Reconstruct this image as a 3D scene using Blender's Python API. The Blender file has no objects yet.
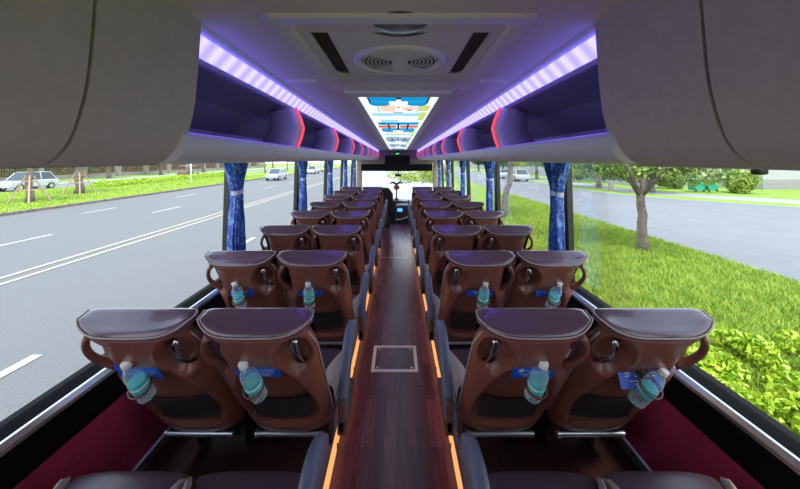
import bpy, bmesh, math, random
import numpy as np
from mathutils import Vector, Matrix

random.seed(7)
rng = np.random.default_rng(7)
C = bpy.context.scene.collection
PI = math.pi
R = math.radians

# ---------------------------------------------------------------- camera
CZ = 1.83                      # eye height above the aisle floor (z = 0)
cam_d = bpy.data.cameras.new('camera')
cam = bpy.data.objects.new('camera', cam_d)
C.objects.link(cam)
cam.location = (0.015, 0.0, CZ)
cam.rotation_euler = (PI / 2, 0, 0)
cam_d.sensor_width = 36
cam_d.lens = 36 * 330 / 800
cam_d.shift_x = 0.0025
cam_d.shift_y = -0.10625
cam_d.clip_start = 0.02
cam_d.clip_end = 600
bpy.context.scene.camera = cam

# ---------------------------------------------------------------- sky, sun, exposure
w = bpy.data.worlds.new('sky')
bpy.context.scene.world = w
w.use_nodes = True
nt = w.node_tree
bg = nt.nodes['Background']
tc = nt.nodes.new('ShaderNodeTexCoord')
sep = nt.nodes.new('ShaderNodeSeparateXYZ')
cr = nt.nodes.new('ShaderNodeValToRGB')
cr.color_ramp.elements[0].position = 0.0
cr.color_ramp.elements[0].color = (0.93, 0.97, 1.0, 1)
cr.color_ramp.elements[1].position = 0.7
cr.color_ramp.elements[1].color = (0.62, 0.78, 1.0, 1)
nt.links.new(tc.outputs['Generated'], sep.inputs[0])
nt.links.new(sep.outputs['Z'], cr.inputs[0])
nt.links.new(cr.outputs[0], bg.inputs[0])
bg.inputs[1].default_value = 2.1
sun_d = bpy.data.lights.new('sun', 'SUN')
sun = bpy.data.objects.new('sun', sun_d)
C.objects.link(sun)
sun.rotation_euler = (R(22), R(14), 0)
sun_d.energy = 3.2
sun_d.angle = R(14)
sun_d.color = (1.0, 0.96, 0.88)
vs = bpy.context.scene.view_settings
vs.view_transform = 'Standard'
vs.look = 'None'
vs.exposure = 0.5
vs.gamma = 1.0
vs.use_curve_mapping = False
cy = bpy.context.scene.cycles
cy.transparent_max_bounces = 16
cy.max_bounces = 8
cy.sample_clamp_indirect = 4.0
cy.use_denoising = True


# ---------------------------------------------------------------- materials
def mat(name, col, rough=0.5, metal=0.0, bump=0.0, bscale=200.0, var=0.0, vscale=3.0,
        emit=None, estr=0.0, spec=0.5, coat=0.0, col2=None, sheen=0.0):
    m = bpy.data.materials.new(name)
    m.use_nodes = True
    n = m.node_tree
    b = n.nodes['Principled BSDF']
    b.inputs['Base Color'].default_value = (*col, 1)
    b.inputs['Roughness'].default_value = rough
    b.inputs['Metallic'].default_value = metal
    b.inputs['Specular IOR Level'].default_value = spec
    b.inputs['Coat Weight'].default_value = coat
    b.inputs['Sheen Weight'].default_value = sheen
    t = n.nodes.new('ShaderNodeTexCoord')
    if var > 0 or col2:
        no = n.nodes.new('ShaderNodeTexNoise')
        no.inputs['Scale'].default_value = vscale
        no.inputs['Detail'].default_value = 4
        r = n.nodes.new('ShaderNodeValToRGB')
        r.color_ramp.elements[0].position = 0.35
        r.color_ramp.elements[1].position = 0.65
        c2 = col2 or tuple(min(1, c * (1 + var)) for c in col)
        c1 = col if col2 else tuple(c * (1 - var) for c in col)
        r.color_ramp.elements[0].color = (*c1, 1)
        r.color_ramp.elements[1].color = (*c2, 1)
        n.links.new(t.outputs['Object'], no.inputs['Vector'])
        n.links.new(no.outputs[0], r.inputs[0])
        n.links.new(r.outputs[0], b.inputs['Base Color'])
    if bump > 0:
        nb = n.nodes.new('ShaderNodeTexNoise')
        nb.inputs['Scale'].default_value = bscale
        nb.inputs['Detail'].default_value = 3
        bu = n.nodes.new('ShaderNodeBump')
        bu.inputs['Strength'].default_value = bump
        bu.inputs['Distance'].default_value = 0.002
        n.links.new(t.outputs['Object'], nb.inputs['Vector'])
        n.links.new(nb.outputs[0], bu.inputs['Height'])
        n.links.new(bu.outputs[0], b.inputs['Normal'])
    if emit:
        b.inputs['Emission Color'].default_value = (*emit, 1)
        b.inputs['Emission Strength'].default_value = estr
    return m


def wood_mat(name, c1, c2, rough, pw=0.09, pl=0.9):
    m = bpy.data.materials.new(name)
    m.use_nodes = True
    n = m.node_tree
    b = n.nodes['Principled BSDF']
    b.inputs['Roughness'].default_value = rough
    t = n.nodes.new('ShaderNodeTexCoord')
    mp = n.nodes.new('ShaderNodeMapping')
    mp.inputs['Rotation'].default_value = (0, 0, PI / 2)
    br = n.nodes.new('ShaderNodeTexBrick')
    br.inputs['Scale'].default_value = 1.0
    br.inputs['Brick Width'].default_value = pl
    br.inputs['Row Height'].default_value = pw
    br.inputs['Mortar Size'].default_value = 0.0008
    br.inputs['Color1'].default_value = (*c1, 1)
    br.inputs['Color2'].default_value = (*c2, 1)
    br.inputs['Mortar'].default_value = (c1[0] * .3, c1[1] * .3, c1[2] * .3, 1)
    br.offset = 0.37
    mp2 = n.nodes.new('ShaderNodeMapping')
    mp2.inputs['Scale'].default_value = (60, 3, 1)
    no = n.nodes.new('ShaderNodeTexNoise')
    no.inputs['Scale'].default_value = 1.0
    no.inputs['Detail'].default_value = 6
    mx = n.nodes.new('ShaderNodeMix')
    mx.data_type = 'RGBA'
    mx.blend_type = 'MULTIPLY'
    mx.inputs[0].default_value = 0.7
    r = n.nodes.new('ShaderNodeValToRGB')
    r.color_ramp.elements[0].position = 0.3
    r.color_ramp.elements[0].color = (.45, .45, .45, 1)
    r.color_ramp.elements[1].position = 0.7
    r.color_ramp.elements[1].color = (1.2, 1.2, 1.2, 1)
    n.links.new(t.outputs['Object'], mp.inputs[0])
    n.links.new(mp.outputs[0], br.inputs[0])
    n.links.new(t.outputs['Object'], mp2.inputs[0])
    n.links.new(mp2.outputs[0], no.inputs[0])
    n.links.new(no.outputs[0], r.inputs[0])
    n.links.new(br.outputs[0], mx.inputs[6])
    n.links.new(r.outputs[0], mx.inputs[7])
    n.links.new(mx.outputs[2], b.inputs['Base Color'])
    return m


def glass_mat(name, tint=(1, 1, 1), refl=0.06):
    m = bpy.data.materials.new(name)
    m.use_nodes = True
    n = m.node_tree
    n.nodes.remove(n.nodes['Principled BSDF'])
    out = n.nodes['Material Output']
    tr = n.nodes.new('ShaderNodeBsdfTransparent')
    tr.inputs[0].default_value = (*tint, 1)
    gl = n.nodes.new('ShaderNodeBsdfGlossy')
    gl.inputs['Roughness'].default_value = 0.02
    lw = n.nodes.new('ShaderNodeLayerWeight')
    lw.inputs[0].default_value = 0.15
    mu = n.nodes.new('ShaderNodeMath')
    mu.operation = 'MULTIPLY'
    mu.inputs[1].default_value = refl
    mx = n.nodes.new('ShaderNodeMixShader')
    n.links.new(lw.outputs['Fresnel'], mu.inputs[0])
    n.links.new(mu.outputs[0], mx.inputs[0])
    n.links.new(tr.outputs[0], mx.inputs[1])
    n.links.new(gl.outputs[0], mx.inputs[2])
    n.links.new(mx.outputs[0], out.inputs[0])
    return m


def emis(name, col, s):
    m = bpy.data.materials.new(name)
    m.use_nodes = True
    n = m.node_tree
    n.nodes.remove(n.nodes['Principled BSDF'])
    e = n.nodes.new('ShaderNodeEmission')
    e.inputs[0].default_value = (*col, 1)
    e.inputs[1].default_value = s
    n.links.new(e.outputs[0], n.nodes['Material Output'].inputs[0])
    return m


def led_mat(name, c1, c2, s, period):
    """an LED diffuser whose diodes show as brighter cells along its run"""
    m = emis(name, c1, s)
    n = m.node_tree
    e = [x for x in n.nodes if x.type == 'EMISSION'][0]
    t = n.nodes.new('ShaderNodeTexCoord')
    wv = n.nodes.new('ShaderNodeTexWave')
    wv.bands_direction = 'Y'
    wv.inputs['Scale'].default_value = 1 / period * 0.314159
    wv.inputs['Distortion'].default_value = 0.0
    r = n.nodes.new('ShaderNodeValToRGB')
    r.color_ramp.elements[0].color = (*c2, 1)
    r.color_ramp.elements[1].color = (*c1, 1)
    n.links.new(t.outputs['Object'], wv.inputs[0])
    n.links.new(wv.outputs[0], r.inputs[0])
    n.links.new(r.outputs[0], e.inputs[0])
    return m


def curtain_mat():
    m = mat('blue_curtain', (0.02, 0.09, 0.5), rough=0.45, sheen=0.3)
    n = m.node_tree
    b = n.nodes['Principled BSDF']
    t = n.nodes.new('ShaderNodeTexCoord')
    no = n.nodes.new('ShaderNodeTexNoise')
    no.inputs['Scale'].default_value = 16
    no.inputs['Detail'].default_value = 5
    no.inputs['Distortion'].default_value = 1.5
    r = n.nodes.new('ShaderNodeValToRGB')
    els = r.color_ramp.elements
    els[0].position = 0.50
    els[0].color = (0.010, 0.07, 0.42, 1)
    els[1].position = 0.62
    els[1].color = (0.16, 0.36, 0.75, 1)
    n.links.new(t.outputs['Object'], no.inputs[0])
    n.links.new(no.outputs[0], r.inputs[0])
    n.links.new(r.outputs[0], b.inputs['Base Color'])
    b.inputs['Subsurface Weight'].default_value = 0.0
    return m


M = {}
M['shell'] = mat('brown_shell', (0.21, 0.073, 0.053), 0.33, bump=0.12, bscale=500, coat=0.1)
M['cap'] = mat('plum_leather_led_tint', (0.10, 0.048, 0.085), 0.27, bump=0.2, bscale=350, coat=0.55)  # purple reflection of the LED strips mixed into the leather colour
M['piping'] = mat('grey_brown_piping', (0.36, 0.28, 0.27), 0.35)
M['leather'] = mat('dark_plum_leather', (0.075, 0.045, 0.06), 0.34, bump=0.25, bscale=350)
M['bolster'] = mat('beige_leather', (0.40, 0.31, 0.29), 0.5, bump=0.2, bscale=350)
M['arm'] = mat('blue_grey_arm', (0.105, 0.115, 0.17), 0.42, bump=0.1, bscale=400)
M['brownplastic'] = mat('dark_brown_plastic', (0.10, 0.045, 0.035), 0.4)
M['chrome'] = mat('chrome', (0.42, 0.40, 0.43), 0.16, 1.0)
M['steel'] = mat('brushed_steel', (0.62, 0.63, 0.66), 0.3, 0.9)
M['black'] = mat('black_plastic', (0.012, 0.012, 0.014), 0.35)
M['blackmetal'] = mat('black_metal', (0.02, 0.02, 0.022), 0.45, 0.3)
M['mesh'] = mat('black_mesh', (0.010, 0.009, 0.010), 0.8, bump=1.0, bscale=130, col2=(0.035, 0.03, 0.033), vscale=120)
M['aisle'] = wood_mat('aisle_wood', (0.085, 0.028, 0.050), (0.20, 0.068, 0.110), 0.27, .075, .42)
M['platwood'] = wood_mat('platform_wood', (0.05, 0.020, 0.017), (0.075, 0.028, 0.022), 0.4)
M['nosing'] = mat('step_nosing', (0.35, 0.32, 0.40), 0.35, 0.6)
M['maroon'] = mat('maroon_carpet', (0.42, 0.03, 0.11), 0.95, bump=0.6, bscale=600, var=0.12, vscale=60)
M['ceiling'] = mat('ceiling_fabric', (0.76, 0.68, 0.66), 0.85, bump=0.3, bscale=500)
M['locker'] = mat('locker_trim', (0.48, 0.41, 0.385), 0.75, bump=0.3, bscale=600, var=0.05, vscale=40)
M['rack'] = mat('rack_plastic', (0.60, 0.57, 0.60), 0.45)
M['rackin'] = mat('rack_lining', (0.42, 0.41, 0.46), 0.7, bump=0.3, bscale=500)
M['rackdark'] = mat('rack_dark_lining', (0.16, 0.15, 0.16), 0.7)
M['acplastic'] = mat('unit_plastic', (0.78, 0.73, 0.70), 0.45)
M['acrecess'] = mat('recess_grey', (0.12, 0.11, 0.11), 0.6)
M['led'] = led_mat('led_diffuser', (0.20, 0.175, 1.0), (0.125, 0.105, 0.90), 3.2, 0.085)
M['red'] = emis('red_glow_strip', (1.0, 0.10, 0.18), 0.72)
M['blue_led'] = emis('blue_rack_light', (0.20, 0.10, 1.0), 2.4)
M['concrete'] = mat('pale_concrete', (0.27, 0.275, 0.275), 0.8, var=0.05, vscale=1.0)
M['orange'] = emis('warm_step_light', (1.0, 0.42, 0.15), 0.85)
M['glass'] = glass_mat('window_glass', (0.97, 0.985, 0.98), 0.2)
M['curtain'] = curtain_mat()
M['tie'] = mat('tie_band', (0.55, 0.55, 0.72), 0.4)
M['card'] = mat('blue_card', (0.01, 0.10, 0.62), 0.35)
M['white'] = mat('white_plastic', (0.85, 0.85, 0.87), 0.35)
M['print'] = mat('white_print', (0.80, 0.85, 0.95), 0.5)
M['teal'] = mat('teal_label', (0.06, 0.50, 0.50), 0.4)
M['asphalt'] = mat('asphalt', (0.122, 0.124, 0.124), 0.85, bump=0.6, bscale=60, var=0.10, vscale=30)
M['asphalt2'] = mat('pale_asphalt', (0.160, 0.165, 0.174), 0.85, bump=0.3, bscale=60, var=0.05, vscale=1.2)
M['line'] = mat('white_line', (0.42, 0.42, 0.42), 0.6)
M['yline'] = mat('yellow_line', (0.36, 0.32, 0.22), 0.6)
M['soil'] = mat('lawn_ground', (0.12, 0.20, 0.012), 0.9, col2=(0.20, 0.29, 0.025), vscale=2.5)
M['blade'] = mat('grass_blade', (0.20, 0.32, 0.020), 0.7, col2=(0.38, 0.48, 0.06), vscale=3.0)
M['medgrass'] = mat('median_grass', (0.15, 0.25, 0.018), 0.9, col2=(0.22, 0.32, 0.03), vscale=1.5)
M['kerb'] = mat('kerb_stone', (0.16, 0.12, 0.10), 0.9, var=0.3, vscale=4)
M['pave'] = mat('paving', (0.28, 0.27, 0.27), 0.85, var=0.08, vscale=5)
M['bark'] = mat('bark', (0.13, 0.10, 0.08), 0.9, bump=1.0, bscale=30, col2=(0.24, 0.19, 0.16), vscale=9)
M['timber'] = mat('prop_timber', (0.45, 0.30, 0.22), 0.8)
M['leafA'] = mat('leaf_dark', (0.03, 0.075, 0.025), 0.6, col2=(0.07, 0.14, 0.04), vscale=0.6)
M['leafB'] = mat('leaf_mid', (0.13, 0.22, 0.035), 0.55, col2=(0.28, 0.36, 0.08), vscale=2.0)
M['leafC'] = mat('leaf_yellow', (0.18, 0.27, 0.025), 0.55, col2=(0.32, 0.40, 0.06), vscale=2.0)
M['leafD'] = mat('leaf_lime', (0.24, 0.40, 0.012), 0.5, col2=(0.46, 0.58, 0.04), vscale=6.0)
M['wallwhite'] = mat('white_render', (0.40, 0.40, 0.39), 0.8, var=0.03, vscale=1)
M['stone'] = mat('fence_stone', (0.25, 0.23, 0.21), 0.8)
M['fencered'] = mat('fence_metal', (0.22, 0.12, 0.09), 0.7)
M['carwhite'] = mat('white_paint', (0.45, 0.46, 0.48), 0.2, coat=0.6)
M['cargrey'] = mat('grey_paint', (0.35, 0.37, 0.40), 0.25, coat=0.5)
M['carglass'] = mat('car_glass', (0.03, 0.05, 0.06), 0.08)
M['tyre'] = mat('tyre', (0.02, 0.02, 0.02), 0.8)
M['bin'] = mat('green_bin', (0.02, 0.33, 0.20), 0.5)
M['screen'] = mat('dark_screen', (0.006, 0.006, 0.008), 0.6, spec=0.15)
M['bluelit'] = emis('blue_display', (0.08, 0.30, 1.0), 1.6)
M['dash'] = mat('dash_plastic', (0.025, 0.027, 0.033), 0.45)
M['tan'] = mat('front_trim', (0.34, 0.27, 0.22), 0.7)
M['red2'] = mat('red_paint', (0.20, 0.045, 0.03), 0.4)
M['sealrubber'] = mat('black_rubber', (0.005, 0.005, 0.006), 0.7, spec=0.12)
M['frost'] = mat('lamp_lens', (0.20, 0.20, 0.21), 0.2, 0.5)
for nm, c, s in (('gW', (0.74, 0.88, 1.0), 1.1), ('gB', (0.01, 0.36, 0.76), 0.65), ('gD', (0.03, 0.08, 0.22), 0.5),
                 ('gO', (0.80, 0.25, 0.08), 0.6), ('gY', (0.62, 0.75, 0.25), 0.7), ('gC', (0.38, 0.72, 0.85), 0.75),
                 ('gP', (0.95, 0.72, 0.60), 0.72)):
    M[nm] = emis('backlit_' + nm, c, s)


def bottle_plastic():
    m = mat('clear_bottle', (0.80, 0.92, 0.98), 0.06)
    b = m.node_tree.nodes['Principled BSDF']
    n = m.node_tree
    out = n.nodes['Material Output']
    tr = n.nodes.new('ShaderNodeBsdfTransparent')
    tr.inputs[0].default_value = (0.86, 0.94, 0.98, 1)
    lw = n.nodes.new('ShaderNodeLayerWeight')
    lw.inputs[0].default_value = 0.35
    ma = n.nodes.new('ShaderNodeMath')
    ma.operation = 'MULTIPLY_ADD'
    ma.inputs[1].default_value = 0.45
    ma.inputs[2].default_value = 0.10
    mx = n.nodes.new('ShaderNodeMixShader')
    n.links.new(lw.outputs['Facing'], ma.inputs[0])
    n.links.new(ma.outputs[0], mx.inputs[0])
    n.links.new(tr.outputs[0], mx.inputs[1])
    n.links.new(b.outputs[0], mx.inputs[2])
    n.links.new(mx.outputs[0], out.inputs[0])
    return m


M['bottle'] = bottle_plastic()


# ---------------------------------------------------------------- mesh helpers
class MB:
    def __init__(s):
        s.v = []
        s.f = []
        s.mi = []
        s.mats = []

    def mid(s, m):
        if m not in s.mats:
            s.mats.append(m)
        return s.mats.index(m)

    def add(s, vs, fs, m=None):
        o = len(s.v)
        s.v.extend([tuple(p) for p in vs])
        s.f.extend([tuple(i + o for i in f) for f in fs])
        k = s.mid(m) if m else 0
        s.mi.extend([k] * len(fs))
        return s

    def box(s, x0, x1, y0, y1, z0, z1, m=None, mx=None):
        vs = [(x, y, z) for z in (z0, z1) for y in (y0, y1) for x in (x0, x1)]
        if mx:
            vs = [mx @ Vector(p) for p in vs]
        return s.add(vs, [(0, 2, 3, 1), (4, 5, 7, 6), (0, 1, 5, 4), (2, 6, 7, 3), (0, 4, 6, 2), (1, 3, 7, 5)], m)

    def tube(s, pts, r, n=8, m=None, caps=True, flat=1.0, up=None):
        pts = [Vector(p) for p in pts]
        rs = r if isinstance(r, (list, tuple)) else [r] * len(pts)
        vs, fs = [], []
        prev = None
        for i, p in enumerate(pts):
            d = (pts[min(i + 1, len(pts) - 1)] - pts[max(i - 1, 0)])
            d.normalize()
            if prev is None:
                a = Vector(up) if up else (Vector((0, 0, 1)) if abs(d.z) < 0.9 else Vector((1, 0, 0)))
                a = (a - d * a.dot(d)).normalized()
            else:
                a = (prev - d * prev.dot(d)).normalized()
            prev = a
            b = d.cross(a)
            for k in range(n):
                t = 2 * PI * k / n
                vs.append(p + a * math.cos(t) * rs[i] * flat + b * math.sin(t) * rs[i])
        for i in range(len(pts) - 1):
            for k in range(n):
                fs.append((i * n + k, i * n + (k + 1) % n, (i + 1) * n + (k + 1) % n, (i + 1) * n + k))
        if caps:
            fs.append(tuple(range(n - 1, -1, -1)))
            fs.append(tuple((len(pts) - 1) * n + k for k in range(n)))
        return s.add(vs, fs, m)

    def loop_tube(s, pts, r, n=8, m=None):
        pts = [Vector(p) for p in pts]
        vs, fs = [], []
        L = len(pts)
        nrm = (pts[1] - pts[0]).cross(pts[2] - pts[0]).normalized()
        for i in range(L):
            d = (pts[(i + 1) % L] - pts[i - 1]).normalized()
            b = nrm
            a = d.cross(b).normalized()
            for k in range(n):
                t = 2 * PI * k / n
                vs.append(pts[i] + a * math.cos(t) * r + b * math.sin(t) * r)
        for i in range(L):
            j = (i + 1) % L
            for k in range(n):
                fs.append((i * n + k, i * n + (k + 1) % n, j * n + (k + 1) % n, j * n + k))
        return s.add(vs, fs, m)

    def lathe(s, prof, n=20, m=None, mx=None):
        vs, fs = [], []
        for (r, z) in prof:
            for k in range(n):
                t = 2 * PI * k / n
                p = Vector((r * math.cos(t), r * math.sin(t), z))
                vs.append(mx @ p if mx else p)
        for i in range(len(prof) - 1):
            for k in range(n):
                fs.append((i * n + k, i * n + (k + 1) % n, (i + 1) * n + (k + 1) % n, (i + 1) * n + k))
        fs.append(tuple(range(n - 1, -1, -1)))
        fs.append(tuple((len(prof) - 1) * n + k for k in range(n)))
        return s.add(vs, fs, m)

    def prism(s, poly, y0, y1, m=None, ny=1, closed=True):
        """extrude an (x, z) outline along y"""
        vs, fs = [], []
        L = len(poly)
        for j in range(ny + 1):
            y = y0 + (y1 - y0) * j / ny
            vs += [(x, y, z) for x, z in poly]
        for j in range(ny):
            for k in range(L if closed else L - 1):
                a, b = k, (k + 1) % L
                fs.append((j * L + a, j * L + b, (j + 1) * L + b, (j + 1) * L + a))
        if closed:
            fs.append(tuple(range(L - 1, -1, -1)))
            fs.append(tuple(ny * L + k for k in range(L)))
        return s.add(vs, fs, m)

    def grid(s, fn, nu, nv, m=None):
        vs = [fn(i / nu, j / nv) for j in range(nv + 1) for i in range(nu + 1)]
        fs = [(j * (nu + 1) + i, j * (nu + 1) + i + 1, (j + 1) * (nu + 1) + i + 1, (j + 1) * (nu + 1) + i)
              for j in range(nv) for i in range(nu)]
        return s.add(vs, fs, m)

    def build(s, name, m=None, parent=None, smooth=False, bevel=0.0, bseg=2, subd=0, warp=False, fix=True, solid=0.0):
        vs = s.v
        if warp:
            vs = [roofwarp(p) for p in vs]
        me = bpy.data.meshes.new(name)
        me.from_pydata([tuple(p) for p in vs], [], s.f)
        if m:
            me.materials.append(m)
        else:
            for x in s.mats:
                me.materials.append(x)
            me.polygons.foreach_set('material_index', s.mi)
        if fix:
            bm = bmesh.new()
            bm.from_mesh(me)
            bmesh.ops.recalc_face_normals(bm, faces=bm.faces)
            bm.to_mesh(me)
            bm.free()
        o = bpy.data.objects.new(name, me)
        C.objects.link(o)
        if parent:
            o.parent = parent
        if solid:
            q = o.modifiers.new('solid', 'SOLIDIFY')
            q.thickness = solid
        if bevel:
            q = o.modifiers.new('bevel', 'BEVEL')
            q.width = bevel
            q.segments = bseg
            q.limit_method = 'ANGLE'
            q.angle_limit = R(35)
        if subd:
            q = o.modifiers.new('sub', 'SUBSURF')
            q.levels = subd
            q.render_levels = subd
        if smooth or bevel:
            me.polygons.foreach_set('use_smooth', [True] * len(me.polygons))
            if not smooth:
                me.set_sharp_from_angle(angle=R(35))
        return o


def roofwarp(p):
    x, y, z = p
    if z > CZ - 0.05 and y > 1:
        z = CZ + (z - CZ) * (1 - 0.028 * (y - 1))
    return (x, y, z)


def tag(o, label=None, cat=None, group=None, kind=None):
    if label:
        o['label'] = label
    if cat:
        o['category'] = cat
    if group:
        o['group'] = group
    if kind:
        o['kind'] = kind
    return o


def empty(name, loc=(0, 0, 0), rz=0.0):
    o = bpy.data.objects.new(name, None)
    o.empty_display_size = 0.1
    C.objects.link(o)
    o.location = loc
    o.rotation_euler = (0, 0, rz)
    return o


def copy_tree(o, parent=None):
    c = o.copy()
    C.objects.link(c)
    c.parent = parent
    for ch in o.children:
        copy_tree(ch, c)
    return c


def structure(o):
    o['kind'] = 'structure'
    return o


def sstep(a, b, x):
    t = max(0.0, min(1.0, (x - a) / (b - a)))
    return t * t * (3 - 2 * t)


NTH = ['first', 'second', 'third', 'fourth', 'fifth', 'sixth', 'seventh', 'eighth', 'ninth', 'tenth', 'eleventh', 'twelfth', 'thirteenth', 'fourteenth', 'fifteenth', 'sixteenth']

# ================================================================ BUS SHELL
PL = 0.28          # seat platform height above the aisle
XL, XR = -1.27, 1.24      # inner faces of the side walls
YB, YF = -2.0, 10.6       # back and front of the cabin
AL, AR = -0.375, 0.355    # aisle edges

b = MB()
b.box(AL, AR, YB, 9.3, -0.05, 0.0)
structure(b.build('floor', M['aisle']))
for s, x0, x1 in (('left', XL - .02, AL), ('right', AR, XR + .02)):
    b = MB()
    b.box(x0, x1, YB, 8.3, -0.05, PL)
    structure(b.build('floor_platform_' + s, M['platwood']))
b = MB()
b.box(XL - .02, XR + .02, 9.3, YF, -0.35, -0.30)
b.box(XL - .02, XR + .02, 9.28, 9.3, -0.30, -0.05)
structure(b.build('floor_front', M['dash']))

# aisle steps: nosing and warm riser lights (one per row)
b = MB(); b.box(AL - .045, AL + .012, YB, 8.3, PL, PL + .008); b.box(AL, AL + .012, YB, 8.3, .17, PL)
structure(b.build('trim_1', M['nosing'], bevel=.003))
b = MB(); b.box(AR - .012, AR + .045, YB, 8.3, PL, PL + .008); b.box(AR - .012, AR, YB, 8.3, .17, PL)
structure(b.build('trim_2', M['nosing'], bevel=.003))

# side walls (below and above the glass)
for s, X, sg in (('left', XL, -1), ('right', XR, 1)):
    b = MB()
    poly = [(X, -.05), (X, .74), (X + sg * .30, .74), (X + sg * .30, -.9), (X + sg * .1, -.9), (X + sg * .1, -.05)]
    b.prism([(X, -.05), (X, .74), (X + sg * .08, .74), (X + sg * .08, -.05)], YB, 9.6)
    b.prism([(X - sg * .04, 1.95), (X - sg * .04, 2.6), (X + sg * .08, 2.6), (X + sg * .08, 1.95)], YB, YF)
    structure(b.build('wall_' + s, M['maroon']))
    # black sill ledge with seal, silver rail on it
    b = MB()
    b.prism([(X - sg * .004, .735), (X - sg * .012, .77), (X - sg * .012, .86), (X + sg * .0, .905), (X + sg * .05, .93),
             (X + sg * .08, .93), (X + sg * .08, .735)], YB, YF, M['sealrubber'])
    structure(b.build('trim_sill_' + s, M['sealrubber'], smooth=False))
    b = MB()
    b.prism([(X - sg * .017, .880), (X - sg * .015, .894), (X - sg * .002, .911), (X + sg * .006, .913), (X + sg * .0, .890), (X - sg * .006, .880)], YB, 9.6)
    structure(b.build('trim_rail_' + s, M['steel'], smooth=False))
    b = MB()
    b.prism([(X, PL), (X, PL + .05), (X - sg * .012, PL + .045), (X - sg * .016, PL)], YB, 8.3)
    structure(b.build('baseboard_' + s, M['steel']))
# pillars + panes
PIL = [-0.98, 0.72, 2.44, 4.14, 5.84, 7.54, 9.24]
n_tr = 3
n_win = 1
for s, X, sg in (('left', XL, -1), ('right', XR, 1)):
    g0, g1 = X + sg * .03, X + sg * .0
    edges = [YB] + [p + (.12 if sg < 0 else 0) for p in PIL] + [YF]
    for y in PIL:
        if sg < 0:
            y += .12
        b = MB()
        vs = []
        for z, xx in ((.92, g0), (1.97, g1)):
            for dx in (-.018 * sg, .03 * sg):
                for dy in (-.055, .055):
                    vs.append((xx + dx, y + dy, z))
        b.add(vs, [(0, 1, 3, 2), (4, 6, 7, 5), (0, 4, 5, 1), (2, 3, 7, 6), (0, 2, 6, 4), (1, 5, 7, 3)])
        structure(b.build('trim_%d' % n_tr, M['black'], bevel=.006))
        n_tr += 1
    for a, c in zip(edges[:-1], edges[1:]):
        b = MB()
        t = .004
        vs = [(g0 + sg * q, y, .92) for q in (.006, .006 + t) for y in (a, c)] + [(g1 + sg * q, y, 1.97) for q in (.006, .006 + t) for y in (a, c)]
        b.add([vs[0], vs[1], vs[5], vs[4]], [(0, 1, 2, 3)])
        structure(b.build('window_%d' % n_win, M['glass'], fix=False))
        n_win += 1

# ceiling
HC = CZ + 0.385
b = MB()
def ceilf(u, v):
    return (-.543 + 1.116 * u, YB + (YF - YB) * v, HC)
b.grid(ceilf, 31, 63)
def inhole(f):
    cx = sum(b.v[i][0] for i in f) / 4; cyy = sum(b.v[i][1] for i in f) / 4
    return abs(cx - .022) < .29 and 1.0 < cyy < 1.62
b.f = [f for f in b.f if not inhole(f)]
b.mi = [0] * len(b.f)
b2 = MB()
b2.box(-1.3, 1.3, YB, YF, 2.62, 2.66)
structure(b.build('ceiling', M['ceiling'], warp=True))
structure(b2.build('ceiling_roof', M['ceiling']))

# rear wall with rear window
b = MB()
b.box(XL, XR, YB - .05, YB, -.05, 1.0)
b.box(XL, XR, YB - .05, YB, 2.0, 2.62)
b.box(XL - .05, XL + .12, YB - .05, YB, 1.0, 2.0)
b.box(XR - .12, XR + .05, YB - .05, YB, 1.0, 2.0)
structure(b.build('wall_back', M['maroon']))
b = MB(); b.add([(XL + .1, YB - .02, 1.0), (XR - .1, YB - .02, 1.0), (XR - .1, YB - .02, 2.0), (XL + .1, YB - .02, 2.0)], [(0, 1, 2, 3)])
structure(b.build('window_%d' % n_win, M['glass'], fix=False)); n_win += 1
# outer skin below the floor so the bus stands on the road (seen from the side views)
b = MB()
b.box(XL + .02, XR - .02, YB, YF, -.85, -.36)
structure(b.build('floor_underbody', M['black']))

# ================================================================ OVERHEAD RACKS
def rack_x(sg, x):
    return sg * x + (-.0)

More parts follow.
